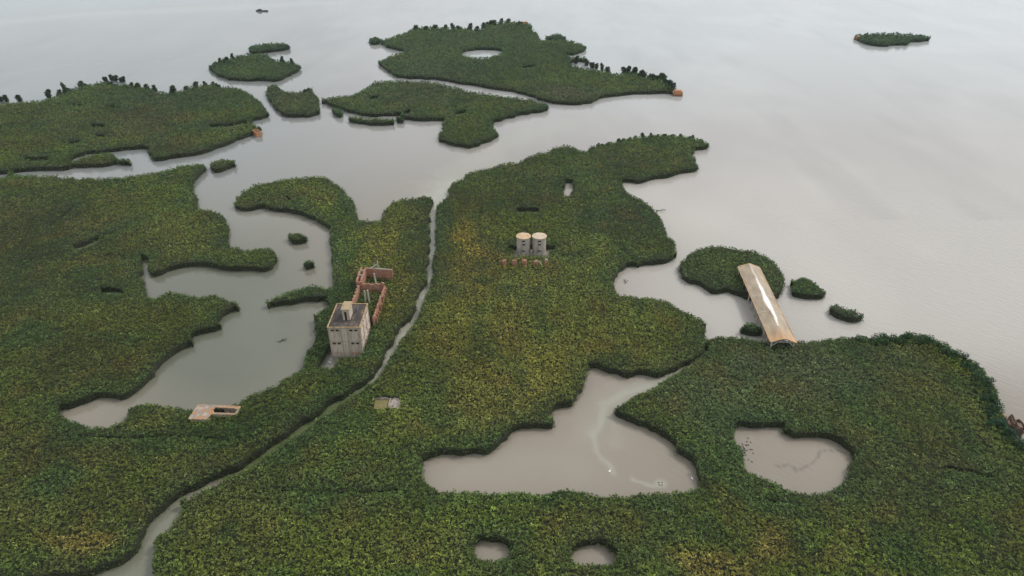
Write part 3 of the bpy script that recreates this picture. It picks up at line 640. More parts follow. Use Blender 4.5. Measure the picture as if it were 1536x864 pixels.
# ------------------------------------------------------------ concrete building
bx0, by0, bx1, by1, BH = 0, 0, 9.2, 12.6, 10.1
B = empty('concrete_building', (-52.6, 160.8, 0), 'derelict cream concrete tower block with flat dark roof beside the left bay', 'building')
def front_wall():
    # wall shell with real openings: front face built from strips
    bm = bmesh.new(); T = .35
    xs = [(.085, .19), (.235, .34), (.665, .77), (.815, .92)]; zr = [(4.3, 5.0), (8.85, 9.55)]
    W = bx1; zc = [0-.5, zr[0][0], zr[0][1], zr[1][0], zr[1][1], BH]
    for i in range(5):
        z0, z1 = zc[i], zc[i+1]
        if i in (0, 2, 4): bm_box(bm, 0, 0, z0, W, T, z1)
        else:
            e = [0]+[v*W for p in xs for v in p]+[W]
            for k in range(0, len(e), 2): bm_box(bm, e[k], 0, z0, e[k+1], T, z1)
    return obj('front_wall', bm, M['concrete'], B), xs, zr
fw, xs, zr = front_wall()
def side_wall(x0, x1, name, mat):
    bm = bmesh.new(); ys = [(1.2, 1.9), (2.5, 3.2), (5.0, 5.9), (6.5, 7.4), (9.2, 10.0), (10.5, 11.3)]; zc = [-.5, 1.4, 2.6, 4.45, 5.0, 8.3, 9.3, BH]
    for i in range(7):
        z0, z1 = zc[i], zc[i+1]
        if i % 2 == 0: bm_box(bm, x0, .35, z0, x1, 12.25, z1)
        else:
            e = [.35]+[v for p in ys for v in p]+[12.25]
            for k in range(0, len(e), 2): bm_box(bm, x0, e[k], z0, x1, e[k+1], z1)
    return obj(name, bm, mat, B), ys
sw, ys = side_wall(bx1-.35, bx1, 'side_wall', M['concrete_pink']); sw['label'] = 'peeling pinkish right side wall'
box('side_wall', (0, .35, -.5, .35, 12.25, BH), M['concrete'], B, 0)
box('back_wall', (0, 12.25, -.5, bx1, by1, BH), M['concrete'], B, 0)
box('roof', (.2, .2, BH-.15, bx1-.2, by1-.2, BH+.06), M['roof_dark'], B, 0)
boxes('roof_edge', [(-.15, -.15, BH, bx1+.15, .2, BH+.28), (-.15, by1-.2, BH, bx1+.15, by1+.15, BH+.28), (-.15, .2, BH, .2, by1-.2, BH+.28), (bx1-.2, .2, BH, bx1+.15, by1-.2, BH+.28)], M['ochre'], B)
boxes('floor_slab', [(.36, .36, 4.9, bx1-.36, 12.2, 5.1)], M['void'], B)
boxes('interior_core', [(1.0, 1.0, -.4, 8.2, 11.6, 4.8), (1.0, 1.0, 5.15, 8.2, 11.6, 9.9)], M['void'], B)
for a, b in xs:
    for z0, z1 in zr:
        bm = bmesh.new(); io = [(a*bx1-.07, z0-.08), (b*bx1+.07, z0-.08), (b*bx1+.07, z1+.08), (a*bx1-.07, z1+.08)]; ii = [(a*bx1, z0), (b*bx1, z0), (b*bx1, z1), (a*bx1, z1)]
        vv = [[bm.verts.new((x, y, z)) for x, z in q] for q, y in ((io, -.05), (ii, -.05), (io, .0-.002), (ii, .0-.002))]
        for k in range(4):
            l = (k+1) % 4; bm.faces.new((vv[0][k], vv[0][l], vv[1][l], vv[1][k])); bm.faces.new((vv[0][k], vv[2][k], vv[2][l], vv[0][l])); bm.faces.new((vv[1][k], vv[1][l], vv[3][l], vv[3][k])); bm.faces.new((vv[2][k], vv[3][k], vv[3][l], vv[2][l]))
        wf = obj('window', bm, M['trim'], B)
        box('opening', (a*bx1, .22, z0, b*bx1, .25, z1), M['void'], wf, 0)
for a, b in ((0, .35), (2.95+.5, 3.75+.1), (5.35, 5.75), (bx1-.35, bx1)):
    box('pilaster', (a, -.10, -.5, b, -.003, BH-.02), M['trim'], B, .01)
box('string_course', (-.04, -.13, 5.25, bx1+.04, -.103, 5.42), M['trim'], B, 0)
for y in (.36, 4.0, 8.0, 11.9):
    box('pilaster', (bx1+.003, y, -.5, bx1+.12, y+.35, BH-.02), M['trim'], B, .01)
box('string_course', (bx1+.124, .3, 5.25, bx1+.16, 12.3, 5.42), M['trim'], B, 0)
# fallen plaster exposing pinkish render on the lower front
def ring(bm, cx, cz, rx, rz, y, w_=.12, a0=0, a1=360):
    n = 20; pr = None
    for i in range(n+1):
        a = R(a0+(a1-a0)*i/n); v = [bm.verts.new((cx+math.cos(a)*rx*s, y, cz+math.sin(a)*rz*s)) for s in (1-w_/rx, 1)]
        if pr: bm.faces.new((pr[0], pr[1], v[1], v[0]))
        pr = v
for a_ in ((1.5, 1.15, .48, .38, .16, -20, 300), (2.6, 1.2, .45, .38, .15, 40, 330), (6.6, 1.1, .62, .48, .24, 0, 360), (8.0, 1.1, .6, .5, .24, 0, 360), (3.2, 1.1, .2, .35, .1, 90, 270)):
    bm = bmesh.new(); ring(bm, *a_[:4], -.004, *a_[4:]); obj('graffiti', bm, M['paint_red'], B)
def xring(cy, cz, r, a0=0, a1=360, wd=.2):
    bm = bmesh.new()
    n = 16; pr = None
    for i in range(n+1):
        a = R(a0+(a1-a0)*i/n); v = [bm.verts.new((bx1+.004, cy+math.cos(a)*r*s, cz+math.sin(a)*r*s)) for s in (1-wd, 1)]
        if pr: bm.faces.new((pr[0], pr[1], v[1], v[0]))
        pr = v
    obj('graffiti', bm, M['paint_red'], B)
for cy, cz, r in ((2.2, 3.4, .7), (3.3, 3.3, .6), (6.0, 3.5, .8), (9.9, 3.4, .7), (6.2, 6.6, .8), (2.2, 6.8, .6)): xring(cy, cz, r, 20, 310, .3)
# roof house
pent = boxes('roof_house', [(3.7, 3.9, BH+.06, 4.25, 4.1, BH+3.6), (4.95, 3.9, BH+.06, 5.7, 4.1, BH+3.6), (4.25, 3.9, BH+2.9, 4.95, 4.1, BH+3.6), (3.7, 4.1, BH+.06, 3.9, 8.0, BH+3.6), (5.5, 4.1, BH+.06, 5.7, 8.0, BH+3.6), (3.9, 7.8, BH+.06, 5.5, 8.0, BH+3.6)], M['concrete'], B)
box('roof', (3.45, 3.65, BH+3.6, 5.95, 8.25, BH+3.85), M['pent_roof'], pent)
box('doorway', (4.27, 4.14, BH+.1, 4.93, 4.3, BH+2.85), M['void'], pent, 0)
boxes('roof_pipe', [(6.8, 9.0, BH+.07, 6.95, 9.15, BH+.9)], M['grey_post'], B)

# ------------------------------------------------------------ brick ruin behind the building
Q = empty('brick_ruin', (-46.4, 174, 0), 'roofless red brick walls of a ruined hall behind the concrete building', 'ruin')
def lw(name, p0, p1, th, zt, amp, seed, mat='brick'):
    return ragged_wall(name, (p0[0]+46.4, p0[1]-174), (p1[0]+46.4, p1[1]-174), th, zt, M[mat], Q, amp, seed)
lw('wall', (-42.4, 173.9), (-42.0, 193.5), .55, 4.9, .7, 1)
lw('wall', (-50.5, 173.9), (-50.4, 194.0), .5, 5.0, .6, 2)
lw('wall', (-50.0, 193.6), (-42.2, 193.9), .6, 5.5, .6, 3)
lw('wall', (-51.3, 194.2), (-51.4, 203.6), .55, 6.3, .35, 4)
lw('wall', (-49.9, 194.4), (-49.9, 203.4), .55, 6.2, .35, 5)
lw('wall', (-49.4, 202.6), (-40.6, 201.6), .6, 6.1, .5, 6)
lw('wall', (-51.2, 194.0), (-49.4, 194.0), .5, 6.0, .2, 7)
for i in range(9):
    y = 1.2+i*2.15+random.uniform(-.4, .4)
    box('buttress', (4.55+.02*i, y, -.3, 4.95+.02*i, y+.7, 4.5+random.uniform(-1.0, .5)), M['brick'], Q, .05)
for i in range(6):
    box('buttress', (-4.6, 8.5+i*2.0, -.3, -4.15, 9.1+i*2.0, 5.0), M['brick'], Q, .05)
for i, (x, y, z) in enumerate(((-50.9+46.4+.3, 23.5, 6.4), (-50.9+46.4+.3, 26.5, 6.5))):
    box('lintel', (-4.9, y, 5.9, -3.6, y+.4, z), M['trim'], Q, .03)
# loose posts and beams
for i, (px, py, zt, lab, dx) in enumerate(((546.5, 436, 7.0, 'left and thicker of two grey posts inside the brick ruin', .1), (551, 435, 7.2, 'right and paler of two grey posts inside the brick ruin', -.25), (561, 410, 8.6, 'grey post leaning against the far brick wall of the ruin', -.5))):
    p = at(px, py, zt); bm = bmesh.new(); beam(bm, (0, 0, -.3), (dx, 0, zt), .22); bmesh.ops.bevel(bm, geom=bm.edges[:], offset=.05, segments=1, affect='EDGES')
    o = obj('concrete_post', bm, M['grey_post']); o.location = (p.x-dx, p.y, 0); tag(o, lab, 'post')
p = at(566.5, 391, 8.8); bm = bmesh.new(); beam(bm, (0, 0, -.3), (-.2, 0, 8.8), .17); beam(bm, (-.2, 0, 7.6), (-2.6, -.2, 6.0), .15)
o = obj('bent_mast', bm, M['grey_post']); o.location = (p.x, p.y, 0); tag(o, 'tallest thin pale mast with a leaning strut behind the brick ruin', 'mast')
bm = bmesh.new(); beam(bm, (0, 0, 6.3), (6.8, -.78, 6.15), .12); o = obj('fallen_beam', bm, M['grey_post']); o.location = (-48.3, 202.45, 0); tag(o, 'long pale beam lying along the far brick wall top', 'beam')

# ------------------------------------------------------------ silos
def silo(x, lab, mat):
    S = empty('silo', (x, 225.4, 0), lab, 'silo', 'pair of concrete silos')
    bm = bmesh.new(); n = 40; zs = [-.3, 1.55, 2.2, 4.15, 4.8, 5.55, 6.2, 6.75]; r = 2.5
    ring_ = [[bm.verts.new((math.cos(2*math.pi*(i+.5)/n)*r, math.sin(2*math.pi*(i+.5)/n)*r, z)) for i in range(n)] for z in zs]
    for k in range(7):
        for i in range(n):
            a = (i+1) % n; ang = 2*math.pi*(i+1)/n
            if k in (1, 3, 5) and abs(ang-1.5*math.pi) < .2: continue
            bm.faces.new((ring_[k][i], ring_[k][a], ring_[k+1][a], ring_[k+1][i]))
    bm.verts.ensure_lookup_table()
    body = obj('body', bm, M['silo'], S); sm = body.modifiers.new('thick', 'SOLIDIFY'); sm.thickness = .25; sm.offset = -1
    for z in (1.875, 4.475, 5.875): box('window', (-.7, -2.2, z-.42, .7, -2.12, z+.42), M['void'], S, 0)
    bm = bmesh.new(); cyl(bm, 0, 0, 6.75, 7.0, 2.72, 2.72); cyl(bm, 0, 0, 7.003, 7.32, 2.66, .25)
    obj('lid', bm, mat, S)
    bm = bmesh.new(); cyl(bm, 0, 0, -.3, .55, 2.75, 2.62); obj('plinth', bm, M['silo'], S)
    return S
silo(4.25, 'left silo, round concrete with an orange lichened lid', M['lid_orange'])
s2 = silo(10.1, 'right silo, round concrete with a paler beige lid', M['lid_beige'])
box('window_sill', (-.8, -2.75, 2.25, .8, -2.45, 2.4), M['ochre'], s2)
o = box('concrete_block', (6.85, 223.6, -.3, 7.6, 225.0, 1.6), M['silo']); tag(o, 'low pale block wedged between the two silos', 'block')
# brick stubs
for i, px in enumerate((756.4, 771.7, 787, 804, 819.5)):
    p = at(px, 393, 3.6); random.seed(i+40)
    wd = .8 if i < 4 else .5; hh = 4.35+random.uniform(-.1, .25); bm = bmesh.new()
    vs = [bm.verts.new((x*wd, y*.6, z)) for x, y, z in ((-1, -1, -.3), (1, -1, -.3), (1, 1, -.3), (-1, 1, -.3))]
    ws = [bm.verts.new((x*wd, y*.6, z)) for x, y, z in ((-1, -1, hh-random.uniform(0, .5)), (.8, -1, hh-random.uniform(0, .5)), (.75, 1, hh), (-.9, 1, hh-random.uniform(0, .4)))]
    bm.faces.new(vs[::-1]); bm.faces.new(ws)
    for k in range(4): bm.faces.new((vs[k], vs[(k+1) % 4], ws[(k+1) % 4], ws[k]))
    bmesh.ops.subdivide_edges(bm, edges=bm.edges[:], cuts=2, use_grid_fill=True)
    for v in bm.verts:
        if v.co.z > 3: v.co += Vector((random.uniform(-.12, .12), random.uniform(-.1, .1), random.uniform(-.2, .2)))
    o = obj('brick_stub', bm, M['brick']); o.location = (p.x, p.y, 0); o.rotation_euler.z = random.uniform(-.25, .25)
    if i == 3:
        bm = bmesh.new(); beam(bm, (.9, -.6, 4.6), (2.3, -1.0, 3.0), .12); obj('loose_slab', bm, M['trim'], o)
    tag(o, ['leftmost brick stub, broken and squat, in front of the silos', 'second brick stub from the left, reddest and flat topped', 'middle brick stub under the left silo', 'fourth brick stub, with a slab leaning off its right side', 'rightmost brick stub, narrow with a pale cap, below the right silo'][i], 'brick stub', 'brick stubs in front of the silos')
    if i == 4: boxes('cap', [(-.45, -.5, hh+.1, .45, .5, hh+.3)], M['pale'], o)

# ------------------------------------------------------------ long shed
pa = Vector((78.9, 161.6, 0)); pb = Vector((82.05, 206.6, 0)); ang = math.atan2(pb.y-pa.y, pb.x-pa.x)-math.pi/2; LS = (pb-pa).length
S = empty('open_shed', pa, 'long open shed with a tan gabled roof standing over the water', 'shed', rz=ang)
HW, EZ, RZ_ = 3.75, 4.4, 5.75
def roof_mat():
    m, t, p = new_mat('streaked_sheet_roof')
    c = t.nodes.new('ShaderNodeTexCoord'); sp = t.nodes.new('ShaderNodeSeparateXYZ'); t.links.new(c.outputs['Object'], sp.inputs[0])
    mp = t.nodes.new('ShaderNodeMapping'); mp.inputs['Scale'].default_value = (1, .25, 1); t.links.new(c.outputs['Object'], mp.inputs[0])
    n = t.nodes.new('ShaderNodeTexNoise'); n.inputs['Scale'].default_value = .8; n.inputs['Detail'].default_value = 8; t.links.new(mp.outputs[0], n.inputs['Vector'])
    r = t.nodes.new('ShaderNodeValToRGB'); e = r.color_ramp.elements; e[0].position = .3; e[0].color = (.22, .17, .115, 1); e[1].position = .7; e[1].color = (.38, .30, .21, 1)
    t.links.new(n.outputs['Fac'], r.inputs[0])
    # orange rust toward the two ends
    g = t.nodes.new('ShaderNodeMapRange'); g.inputs[1].default_value = 7; g.inputs[2].default_value = 0; t.links.new(sp.outputs[1], g.inputs[0])
    mm = t.nodes.new('ShaderNodeMath'); mm.operation = 'MULTIPLY'; t.links.new(g.outputs[0], mm.inputs[0]); t.links.new(n.outputs['Fac'], mm.inputs[1])
    m1 = t.nodes.new('ShaderNodeMix'); m1.data_type = 'RGBA'; m1.inputs[7].default_value = (.52, .24, .06, 1); t.links.new(mm.outputs[0], m1.inputs[0]); t.links.new(r.outputs[0], m1.inputs[6])
    # pale tapered strip along the crest: |x - x0(y)| < w(y)
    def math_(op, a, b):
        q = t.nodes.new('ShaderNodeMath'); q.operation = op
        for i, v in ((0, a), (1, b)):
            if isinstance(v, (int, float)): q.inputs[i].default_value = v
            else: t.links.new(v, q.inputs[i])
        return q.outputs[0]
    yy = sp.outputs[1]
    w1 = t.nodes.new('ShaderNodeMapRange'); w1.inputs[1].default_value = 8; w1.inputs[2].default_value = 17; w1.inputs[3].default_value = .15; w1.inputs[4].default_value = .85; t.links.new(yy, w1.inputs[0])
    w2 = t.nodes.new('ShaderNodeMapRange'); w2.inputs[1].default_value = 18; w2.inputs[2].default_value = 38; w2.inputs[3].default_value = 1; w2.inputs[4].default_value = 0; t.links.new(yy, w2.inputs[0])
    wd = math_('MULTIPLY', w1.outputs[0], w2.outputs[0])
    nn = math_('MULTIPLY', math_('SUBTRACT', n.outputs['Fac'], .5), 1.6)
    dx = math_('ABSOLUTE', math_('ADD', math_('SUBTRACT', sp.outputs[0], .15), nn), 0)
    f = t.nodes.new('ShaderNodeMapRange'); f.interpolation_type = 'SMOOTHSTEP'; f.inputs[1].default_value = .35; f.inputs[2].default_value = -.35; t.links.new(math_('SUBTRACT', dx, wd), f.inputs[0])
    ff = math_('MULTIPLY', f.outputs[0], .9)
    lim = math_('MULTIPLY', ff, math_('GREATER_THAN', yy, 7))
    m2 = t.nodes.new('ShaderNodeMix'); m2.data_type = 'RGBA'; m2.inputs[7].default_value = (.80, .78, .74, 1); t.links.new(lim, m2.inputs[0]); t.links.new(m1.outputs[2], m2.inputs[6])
    t.links.new(m2.outputs[2], p.inputs['Base Color']); p.inputs['Roughness'].default_value = .5
    wv = t.nodes.new('ShaderNodeTexWave'); wv.bands_direction = 'Y'; wv.inputs['Scale'].default_value = 2.2; t.links.new(c.outputs['Object'], wv.inputs['Vector'])
    b = t.nodes.new('ShaderNodeBump'); b.inputs['Strength'].default_value = .25; b.inputs['Distance'].default_value = .05; t.links.new(wv.outputs['Fac'], b.inputs['Height']); t.links.new(b.outputs[0], p.inputs['Normal'])
    return m
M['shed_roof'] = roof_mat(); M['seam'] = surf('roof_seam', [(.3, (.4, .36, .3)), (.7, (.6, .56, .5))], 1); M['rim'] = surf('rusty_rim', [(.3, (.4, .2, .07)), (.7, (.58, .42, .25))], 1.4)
bm = bmesh.new(); prof = [(-HW, EZ), (-HW*.5, (EZ+RZ_)/2+.08), (-.5, RZ_-.06), (0, RZ_), (.5, RZ_-.06), (HW*.5, (EZ+RZ_)/2+.08), (HW, EZ)]
pv = None; K = 24; random.seed(8)
for k in range(K+1):
    y = LS*k/K; sag = -.12*math.sin(math.pi*3*k/K)**2
    r_ = [bm.verts.new((x+random.uniform(-.03, .03), y, z+sag)) for x, z in prof]
    if pv:
        for i in range(len(prof)-1): bm.faces.new((pv[i], pv[i+1], r_[i+1], r_[i]))
    pv = r_
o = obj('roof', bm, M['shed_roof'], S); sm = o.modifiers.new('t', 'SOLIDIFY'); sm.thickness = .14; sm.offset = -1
def strip_over(y, wd, dz=.04, jx=0):
    bm = bmesh.new(); sag = -.12*math.sin(math.pi*3*y/LS)**2
    for (xa, za), (xb, zb) in zip(prof[:-1], prof[1:]):
        v = [bm.verts.new((a, b+jx*abs(a)/HW, z+sag)) for a, b, z in ((xa, y, za+dz), (xb, y, zb+dz), (xb, y+wd, zb+dz), (xa, y+wd, za+dz), (xa, y, za+.01), (xb, y, zb+.01), (xb, y+wd, zb+.01), (xa, y+wd, za+.01))]
        for f in ((0, 1, 2, 3), (0, 4, 5, 1), (2, 6, 7, 3)): bm.faces.new([v[i] for i in f])
    return bm
for y in (14.8, 24.3): obj('seam', strip_over(y, .16, .06, 1.0), M['seam'], S)
obj('end_rim', strip_over(0, .3, .05), M['rim'], S); obj('end_rim', strip_over(LS-.3, .3, .05), M['rim'], S)
for s in (-1, 1): box('eave_rim', (s*(HW+.003), .3, EZ-.2, s*(HW+.12), LS-.3, EZ+.05), M['rim'], S, .01)
for i in range(12):
    y = .6+i*(LS-1.2)/11
    for s in (-1, 1): box('post', (s*(HW-.55)-.18, y-.18, -.6, s*(HW-.55)+.18, y+.18, EZ+.1), M['grey_post'], S, .02)
    boxes('tie_beam', [(-HW+.3, y-.1, EZ-.35, HW-.3, y+.1, EZ-.12)], M['grey_post'], S)
bm = bmesh.new()
for s in (-1, 1):
    beam(bm, (0, .35, RZ_-.25), (s*(HW-.3), .35, EZ-.1), .09); beam(bm, (0, .35, RZ_-.25), (s*1.2, .35, EZ-.25), .08); beam(bm, (s*(HW-.6), .35, 2.9), (s*(HW-2.0), .35, EZ-.25), .09)
obj('gable_truss', bm, M['grey_post'], S)

# ------------------------------------------------------------ sunken rusty platform
c0 = Vector((sum(a for a, b in plat_w)/6, sum(b for a, b in plat_w)/6))
def loc(pts): return [(a-c0.x, b-c0.y) for a, b in pts]
Pf = empty('roof_platform', (c0.x, c0.y, 0), 'rusty orange and grey flat slab with a rectangular opening, by the left bay', 'platform')
hole_px = [(319, 615), (323, 610.5), (352.5, 612.3), (357, 614.2), (353, 620.3), (321.5, 619.3)]
hw = [tuple(at(a, b, PZ)[:2]) for a, b in hole_px]
def ring_slab(name, outer, inner, z0, z1, mat, parent):
    pts = [Vector(p) for p in outer]+[Vector(p) for p in inner]; n, k = len(outer), len(inner)
    ed = [(i, (i+1) % n) for i in range(n)]+[(n+i, n+(i+1) % k) for i in range(k)]
    vo, _, fo, _, _, _ = delaunay_2d_cdt(pts, ed, [], 0, 1e-5); bm = bmesh.new()
    A = [bm.verts.new((v.x, v.y, z1)) for v in vo]; Bv = [bm.verts.new((v.x, v.y, z0)) for v in vo]
    for f in fo:
        c = sum((vo[i] for i in f), Vector((0, 0)))/len(f)
        if inside(np.array([c.x]), np.array([c.y]), [outer, inner])[0]: bm.faces.new([A[i] for i in f]); bm.faces.new([Bv[i] for i in f][::-1])
    for a, b in ed: bm.faces.new((A[a], A[b], Bv[b], Bv[a]))
    return obj(name, bm, mat, parent)
ring_slab('slab', loc(plat_w), loc(hw), PZ-.35, PZ, M['slab'], Pf)
def curb(name, pts, w_, h_, z, mat, parent):
    bm = bmesh.new(); n = len(pts)
    for i in range(n): beam(bm, (*pts[i], z), (*pts[(i+1) % n], z), w_)
    return obj(name, bm, mat, parent)
curb('slab_rim', loc(plat_w), .11, .1, PZ-.06, M['slab_edge'], Pf)
curb('opening_rim', loc(hw), .09, .1, PZ-.02, M['slab_edge'], Pf)
bm = bmesh.new(); L_ = loc(plat_w); n = 6; cc = Vector((0, 0))
vs0 = [bm.verts.new((a*.97, b*.97, -.5)) for a, b in L_]; vs1 = [bm.verts.new((a*.97, b*.97, PZ-.353)) for a, b in L_]
for i in range(n): bm.faces.new((vs0[i], vs0[(i+1) % n], vs1[(i+1) % n], vs1[i]))
obj('wall', bm, M['concrete'], Pf)
hx = loc(hw); box('inner_partition', (hx[3][0]-3.2, hx[5][1]-.3, -.4, hx[3][0]-2.7, hx[1][1]+.3, PZ-1.2), M['pale'], Pf, 0)

# ------------------------------------------------------------ small slab ruin in the reeds
rc = Vector((sum(a for a, b in ruin_w)/4, sum(b for a, b in ruin_w)/4)); rl = [(a-rc.x, b-rc.y) for a, b in ruin_w]   # 0 far-left 1 far-right 2 near-right 3 near-left
Rn = empty('slab_ruin', (rc.x, rc.y, 0), 'low broken slab with a mossy floor half buried in the central reeds', 'ruin')
def lerp(a, b, t): return (a[0]+(b[0]-a[0])*t, a[1]+(b[1]-a[1])*t)
bm = bmesh.new(); prism(bm, [rl[3], lerp(rl[3], rl[2], .55), lerp(rl[0], rl[1], .62), rl[0]], -.4, 1.8); obj('mossy_floor', bm, M['moss'], Rn)
bm = bmesh.new(); prism(bm, [lerp(rl[3], rl[2], .56), rl[2], rl[1], lerp(rl[0], rl[1], .63)], -.4, 1.95)
bmesh.ops.subdivide_edges(bm, edges=bm.edges[:], cuts=4, use_grid_fill=True); random.seed(4)
for v in bm.verts:
    if v.co.z > 1.9: v.co.z += random.uniform(-.25, .35)
obj('broken_floor', bm, M['pale'], Rn)
ragged_wall('wall', lerp(rl[0], rl[1], -.02), lerp(rl[0], rl[1], .8), .22, 2.35, M['pale'], Rn, .4, 3)
ragged_wall('wall', rl[0], rl[3], .2, 2.15, M['moss'], Rn, .3, 4)
ragged_wall('wall', lerp(rl[3], rl[2], .52), lerp(rl[0], rl[1], .62), .2, 2.25, M['pale'], Rn, .35, 5)

# ------------------------------------------------------------ wrecks
def hull(name, L, Wd, H, mat, parent=None, deck=True, thick=.12):
    bm = bmesh.new(); n = 12; rows = []
    for i in range(n+1):
        t = i/n; wv = Wd/2*(1-abs(2*t-1)**2.6)**.7+.03; sh = H+.25*H*(2*t-1)**2; y = (t-.5)*L
        rows.append([bm.verts.new(v) for v in ((-wv, y, sh), (-wv*.92, y, sh*.45), (-wv*.5, y, -.3), (wv*.5, y, -.3), (wv*.92, y, sh*.45), (wv, y, sh))])
    for a, b in zip(rows[:-1], rows[1:]):
        for i in range(5): bm.faces.new((a[i], a[i+1], b[i+1], b[i]))
    o = obj(name, bm, mat, parent); s = o.modifiers.new('t', 'SOLIDIFY'); s.thickness = thick; return o
def wreck(px, py, L, Wd, H, rz, name, lab, mat, tilt=0, cab=None):
    p = at(px, py, H/2); W_ = empty(name, (p.x, p.y, 0), lab, 'wreck', rz=R(rz))
    h_ = hull('hull', L, Wd, H, mat, W_); h_.rotation_euler = (0, R(tilt), 0)
    for t in (-.28, 0, .28): boxes('thwart', [(-Wd*.42, t*L-.12, H*.6, Wd*.42, t*L+.12, H*.7)], mat, W_)
    if cab: box('cabin', cab, mat, W_, .08)
    return W_
wreck(1528, 642, 4.8, 2.3, 1.5, -20, 'rusted_wreck', 'brown rusted hull lying open on the far right shore', M['rust'], 6, (-.5, -.9, .5, .5, .9, 1.7))
wreck(1517, 635, 5.2, 1.0, 1.7, -12, 'rusted_wreck', 'narrow dark hull plate standing between the reeds and the brown wreck', M['rust'], 20)
p = at(1508, 628, .8); bm = bmesh.new(); beam(bm, (0, -2.3, .5), (.4, 2.2, .9), .4); beam(bm, (.5, -2, .2), (.8, 1.6, .3), .3); bmesh.ops.bevel(bm, geom=bm.edges[:], offset=.1, segments=1, affect='EDGES')
o = obj('collapsed_plank', bm, surf('brown_plank', [(.3, (.2, .12, .08)), (.7, (.32, .2, .14))], 1)); o.location = (p.x, p.y, 0); tag(o, 'brown timber bank edging leaning on the right shore beside the hull plate', 'plank')

def cabin_wreck(px, py, wd, dp, h, rz, lab, name='orange_wreck'):
    p = at(px, py, 0); W_ = empty(name, (p.x, p.y, 0), lab, 'wreck', rz=R(rz))
    bm = bmesh.new(); bm_box(bm, -wd/2, 0, -.4, wd/2, dp, h)
    bmesh.ops.bevel(bm, geom=bm.edges[:], offset=h*.28, segments=2, affect='EDGES')
    bmesh.ops.subdivide_edges(bm, edges=bm.edges[:], cuts=2, use_grid_fill=True)
    for v in bm.verts: v.co += Vector((random.uniform(-.12, .12), random.uniform(-.12, .12), random.uniform(-.15, .15)*h/3))
    obj('body', bm, M['rust_orange'], W_)
    box('opening', (-wd*.5-.05, dp*.25, .1, -wd*.28, dp*.6, h*.45), M['void'], W_, .02)
    boxes('base_frame', [(-wd*.52, -.15, -.4, wd*.52, dp*1.02, .3)], M['rust'], W_)
    return W_
cabin_wreck(1016.5, 144.5, 6.2, 5, 3.3, -8, 'orange rust-brown block in the water off the far bed tip')
cabin_wreck(787, 37, 6.5, 4, 2.4, 0, 'small orange block behind the farthest point of the far bed')
cabin_wreck(1287.5, 60.5, 4.5, 4, 3.0, 0, 'pale brown block at the left end of the lone island')
# orange box with openings on upper left shore
p = at(380.5, 204, 0); W_ = empty('brick_box', (p.x+1, p.y, 0), 'orange box with dark openings at the tip of the upper left bed', 'hut', rz=R(-52))
boxes('wall', [(-2.9, -.3, -.3, 2.9, 0, 2.7), (-2.9, 0, -.3, -2.6, 2.6, 2.7), (2.6, 0, -.3, 2.9, 2.6, 2.7), (-2.6, 2.3, -.3, 2.6, 2.6, 2.7), (-.15, 0, -.3, .15, 2.3, 2.5)], M['rust_orange'], W_)
boxes('opening', [(-2.0, -.33, .8, -1.0, -.303, 2.0)], M['void'], W_)

# far boat
p = at(393, 17, 0); W_ = empty('barge', (p.x, p.y, 0), 'tiny dark barge far out on the water, top left', 'boat', rz=R(88))
hull('hull', 13, 3.0, 1.0, M['boat_dark'], W_); box('wheelhouse', (-1.2, .5, .8, 1.2, 4.0, 2.2), M['boat_dark'], W_, .1); box('deck', (-1.3, -5, .7, 1.3, .4, 1.0), M['boat_dark'], W_)

# birds
def bird(px, py, mat, lab, grp, rz, s=1.0):
    bm = bmesh.new(); bmesh.ops.create_uvsphere(bm, u_segments=12, v_segments=8, radius=1, matrix=Matrix.Translation((0, 0, .08)) @ Matrix.Diagonal((.3*s, .17*s, .13*s, 1)))
    bmesh.ops.create_uvsphere(bm, u_segments=8, v_segments=6, radius=.08*s, matrix=Matrix.Translation((.3*s, 0, .36*s)))
    beam(bm, (.22*s, 0, .1*s), (.3*s, 0, .34*s), .04*s); beam(bm, (.34*s, 0, .35*s), (.45*s, 0, .33*s), .02*s); beam(bm, (-.25*s, 0, .1*s), (-.42*s, 0, .15*s), .05*s)
    o = obj('bird', bm, mat); p = at(px, py); o.location = (p.x, p.y, 0); o.rotation_euler.z = rz; return tag(o, lab, 'bird', grp)
for k, (a, b) in enumerate(((988, 724), (993, 724), (989, 727.5), (993, 728))): bird(a, b, M['feather_dark'], 'dark bird floating on the pale patch of the central pond', 'birds on the pale patch', k*1.3, .6)
bird(914.5, 707, M['feather_white'], 'white bird at the end of the pale streak in the central pond', None, 1, 1.2)
bird(1038, 718, M['feather_white'], 'white bird near the right bank of the central pond', None, 2)
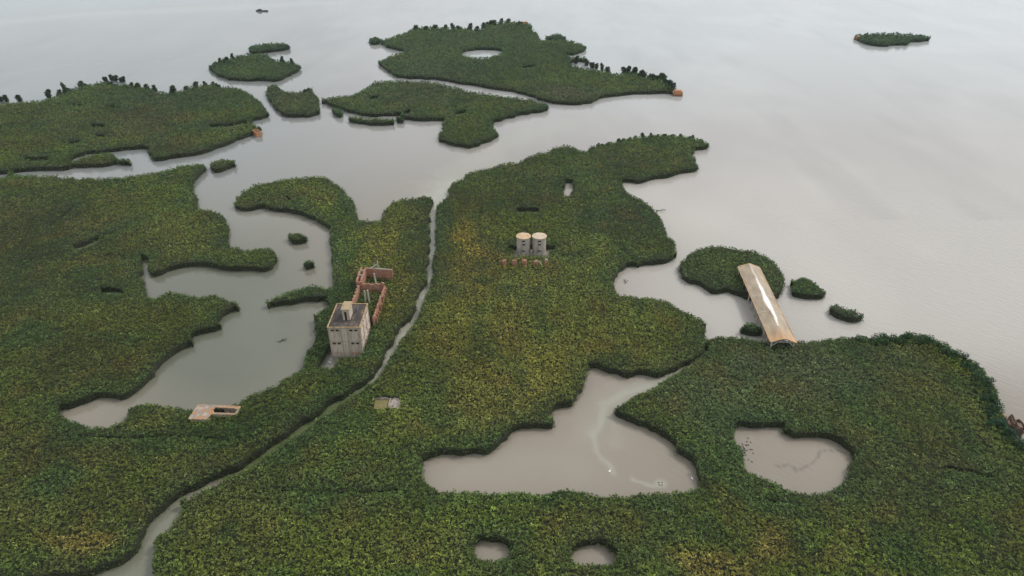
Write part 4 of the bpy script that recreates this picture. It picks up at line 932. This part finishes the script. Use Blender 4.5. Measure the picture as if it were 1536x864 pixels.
bird(495, 544, M['feather_white'], 'white bird in the little pool at the foot of the concrete building', None, 2.6, 1.1)
random.seed(21)
for k in range(26):
    a = 1118+random.gauss(0, 6); b = 675+random.gauss(0, 11)
    if a < 1113: a = 1113+random.random()*4
    bird(a, b, M['feather_dark'], 'dark bird in the scattered flock on the left of the heart shaped pond', 'flock on the heart shaped pond', random.uniform(0, 6), .62)
# driftwood and branches
def branch(px, py, L, rz, lab, forks=3, h=.3):
    bm = bmesh.new(); random.seed(int(px)); prev = Vector((-L/2, 0, 0)); pts = [prev]
    for i in range(4): prev = prev+Vector((L/4, random.uniform(-.12, .12)*L, random.uniform(0, h))); pts.append(prev)
    for i in range(4): beam(bm, pts[i], pts[i+1], .13-.02*i)
    for i in range(forks): q = pts[1+i % 3]; beam(bm, q, q+Vector((random.uniform(.3, 1), random.uniform(-1, 1), random.uniform(.1, .8))), .06)
    o = obj('branch', bm, M['driftwood']); p = at(px, py); o.location = (p.x, p.y, -.05); o.rotation_euler.z = R(rz); return tag(o, lab, 'driftwood')
branch(422, 512, 3.0, 10, 'dark driftwood floating in the middle of the left bay')
branch(991, 316, 4.2, -12, 'thin branch reaching out from the right shore of the largest bed')
branch(938, 424, 1.4, 70, 'short dark snag in the inlet left of the shed')
branch(1045, 253, 2.8, 80, 'bare branch at the corner of the upper right shore', 4, .9)
branch(576, 322, 2.4, 60, 'bare snag at the inner corner of the small bay above the ruin', 4, 1.1)

# ------------------------------------------------------------ air
HAZE = 0.00005
bm = bmesh.new(); bm_box(bm, -12500, -12500, -2, 12500, 12500, 140)
m = bpy.data.materials.new('haze'); m.use_nodes = True; t = m.node_tree; t.nodes.remove(t.nodes['Principled BSDF'])
pvn = t.nodes.new('ShaderNodeVolumePrincipled'); pvn.inputs['Color'].default_value = (.86, .93, 1, 1); pvn.inputs['Density'].default_value = HAZE; pvn.inputs['Anisotropy'].default_value = .0
t.links.new(pvn.outputs[0], t.nodes['Material Output'].inputs['Volume'])
tag(obj('haze', bm, m), kind='stuff')
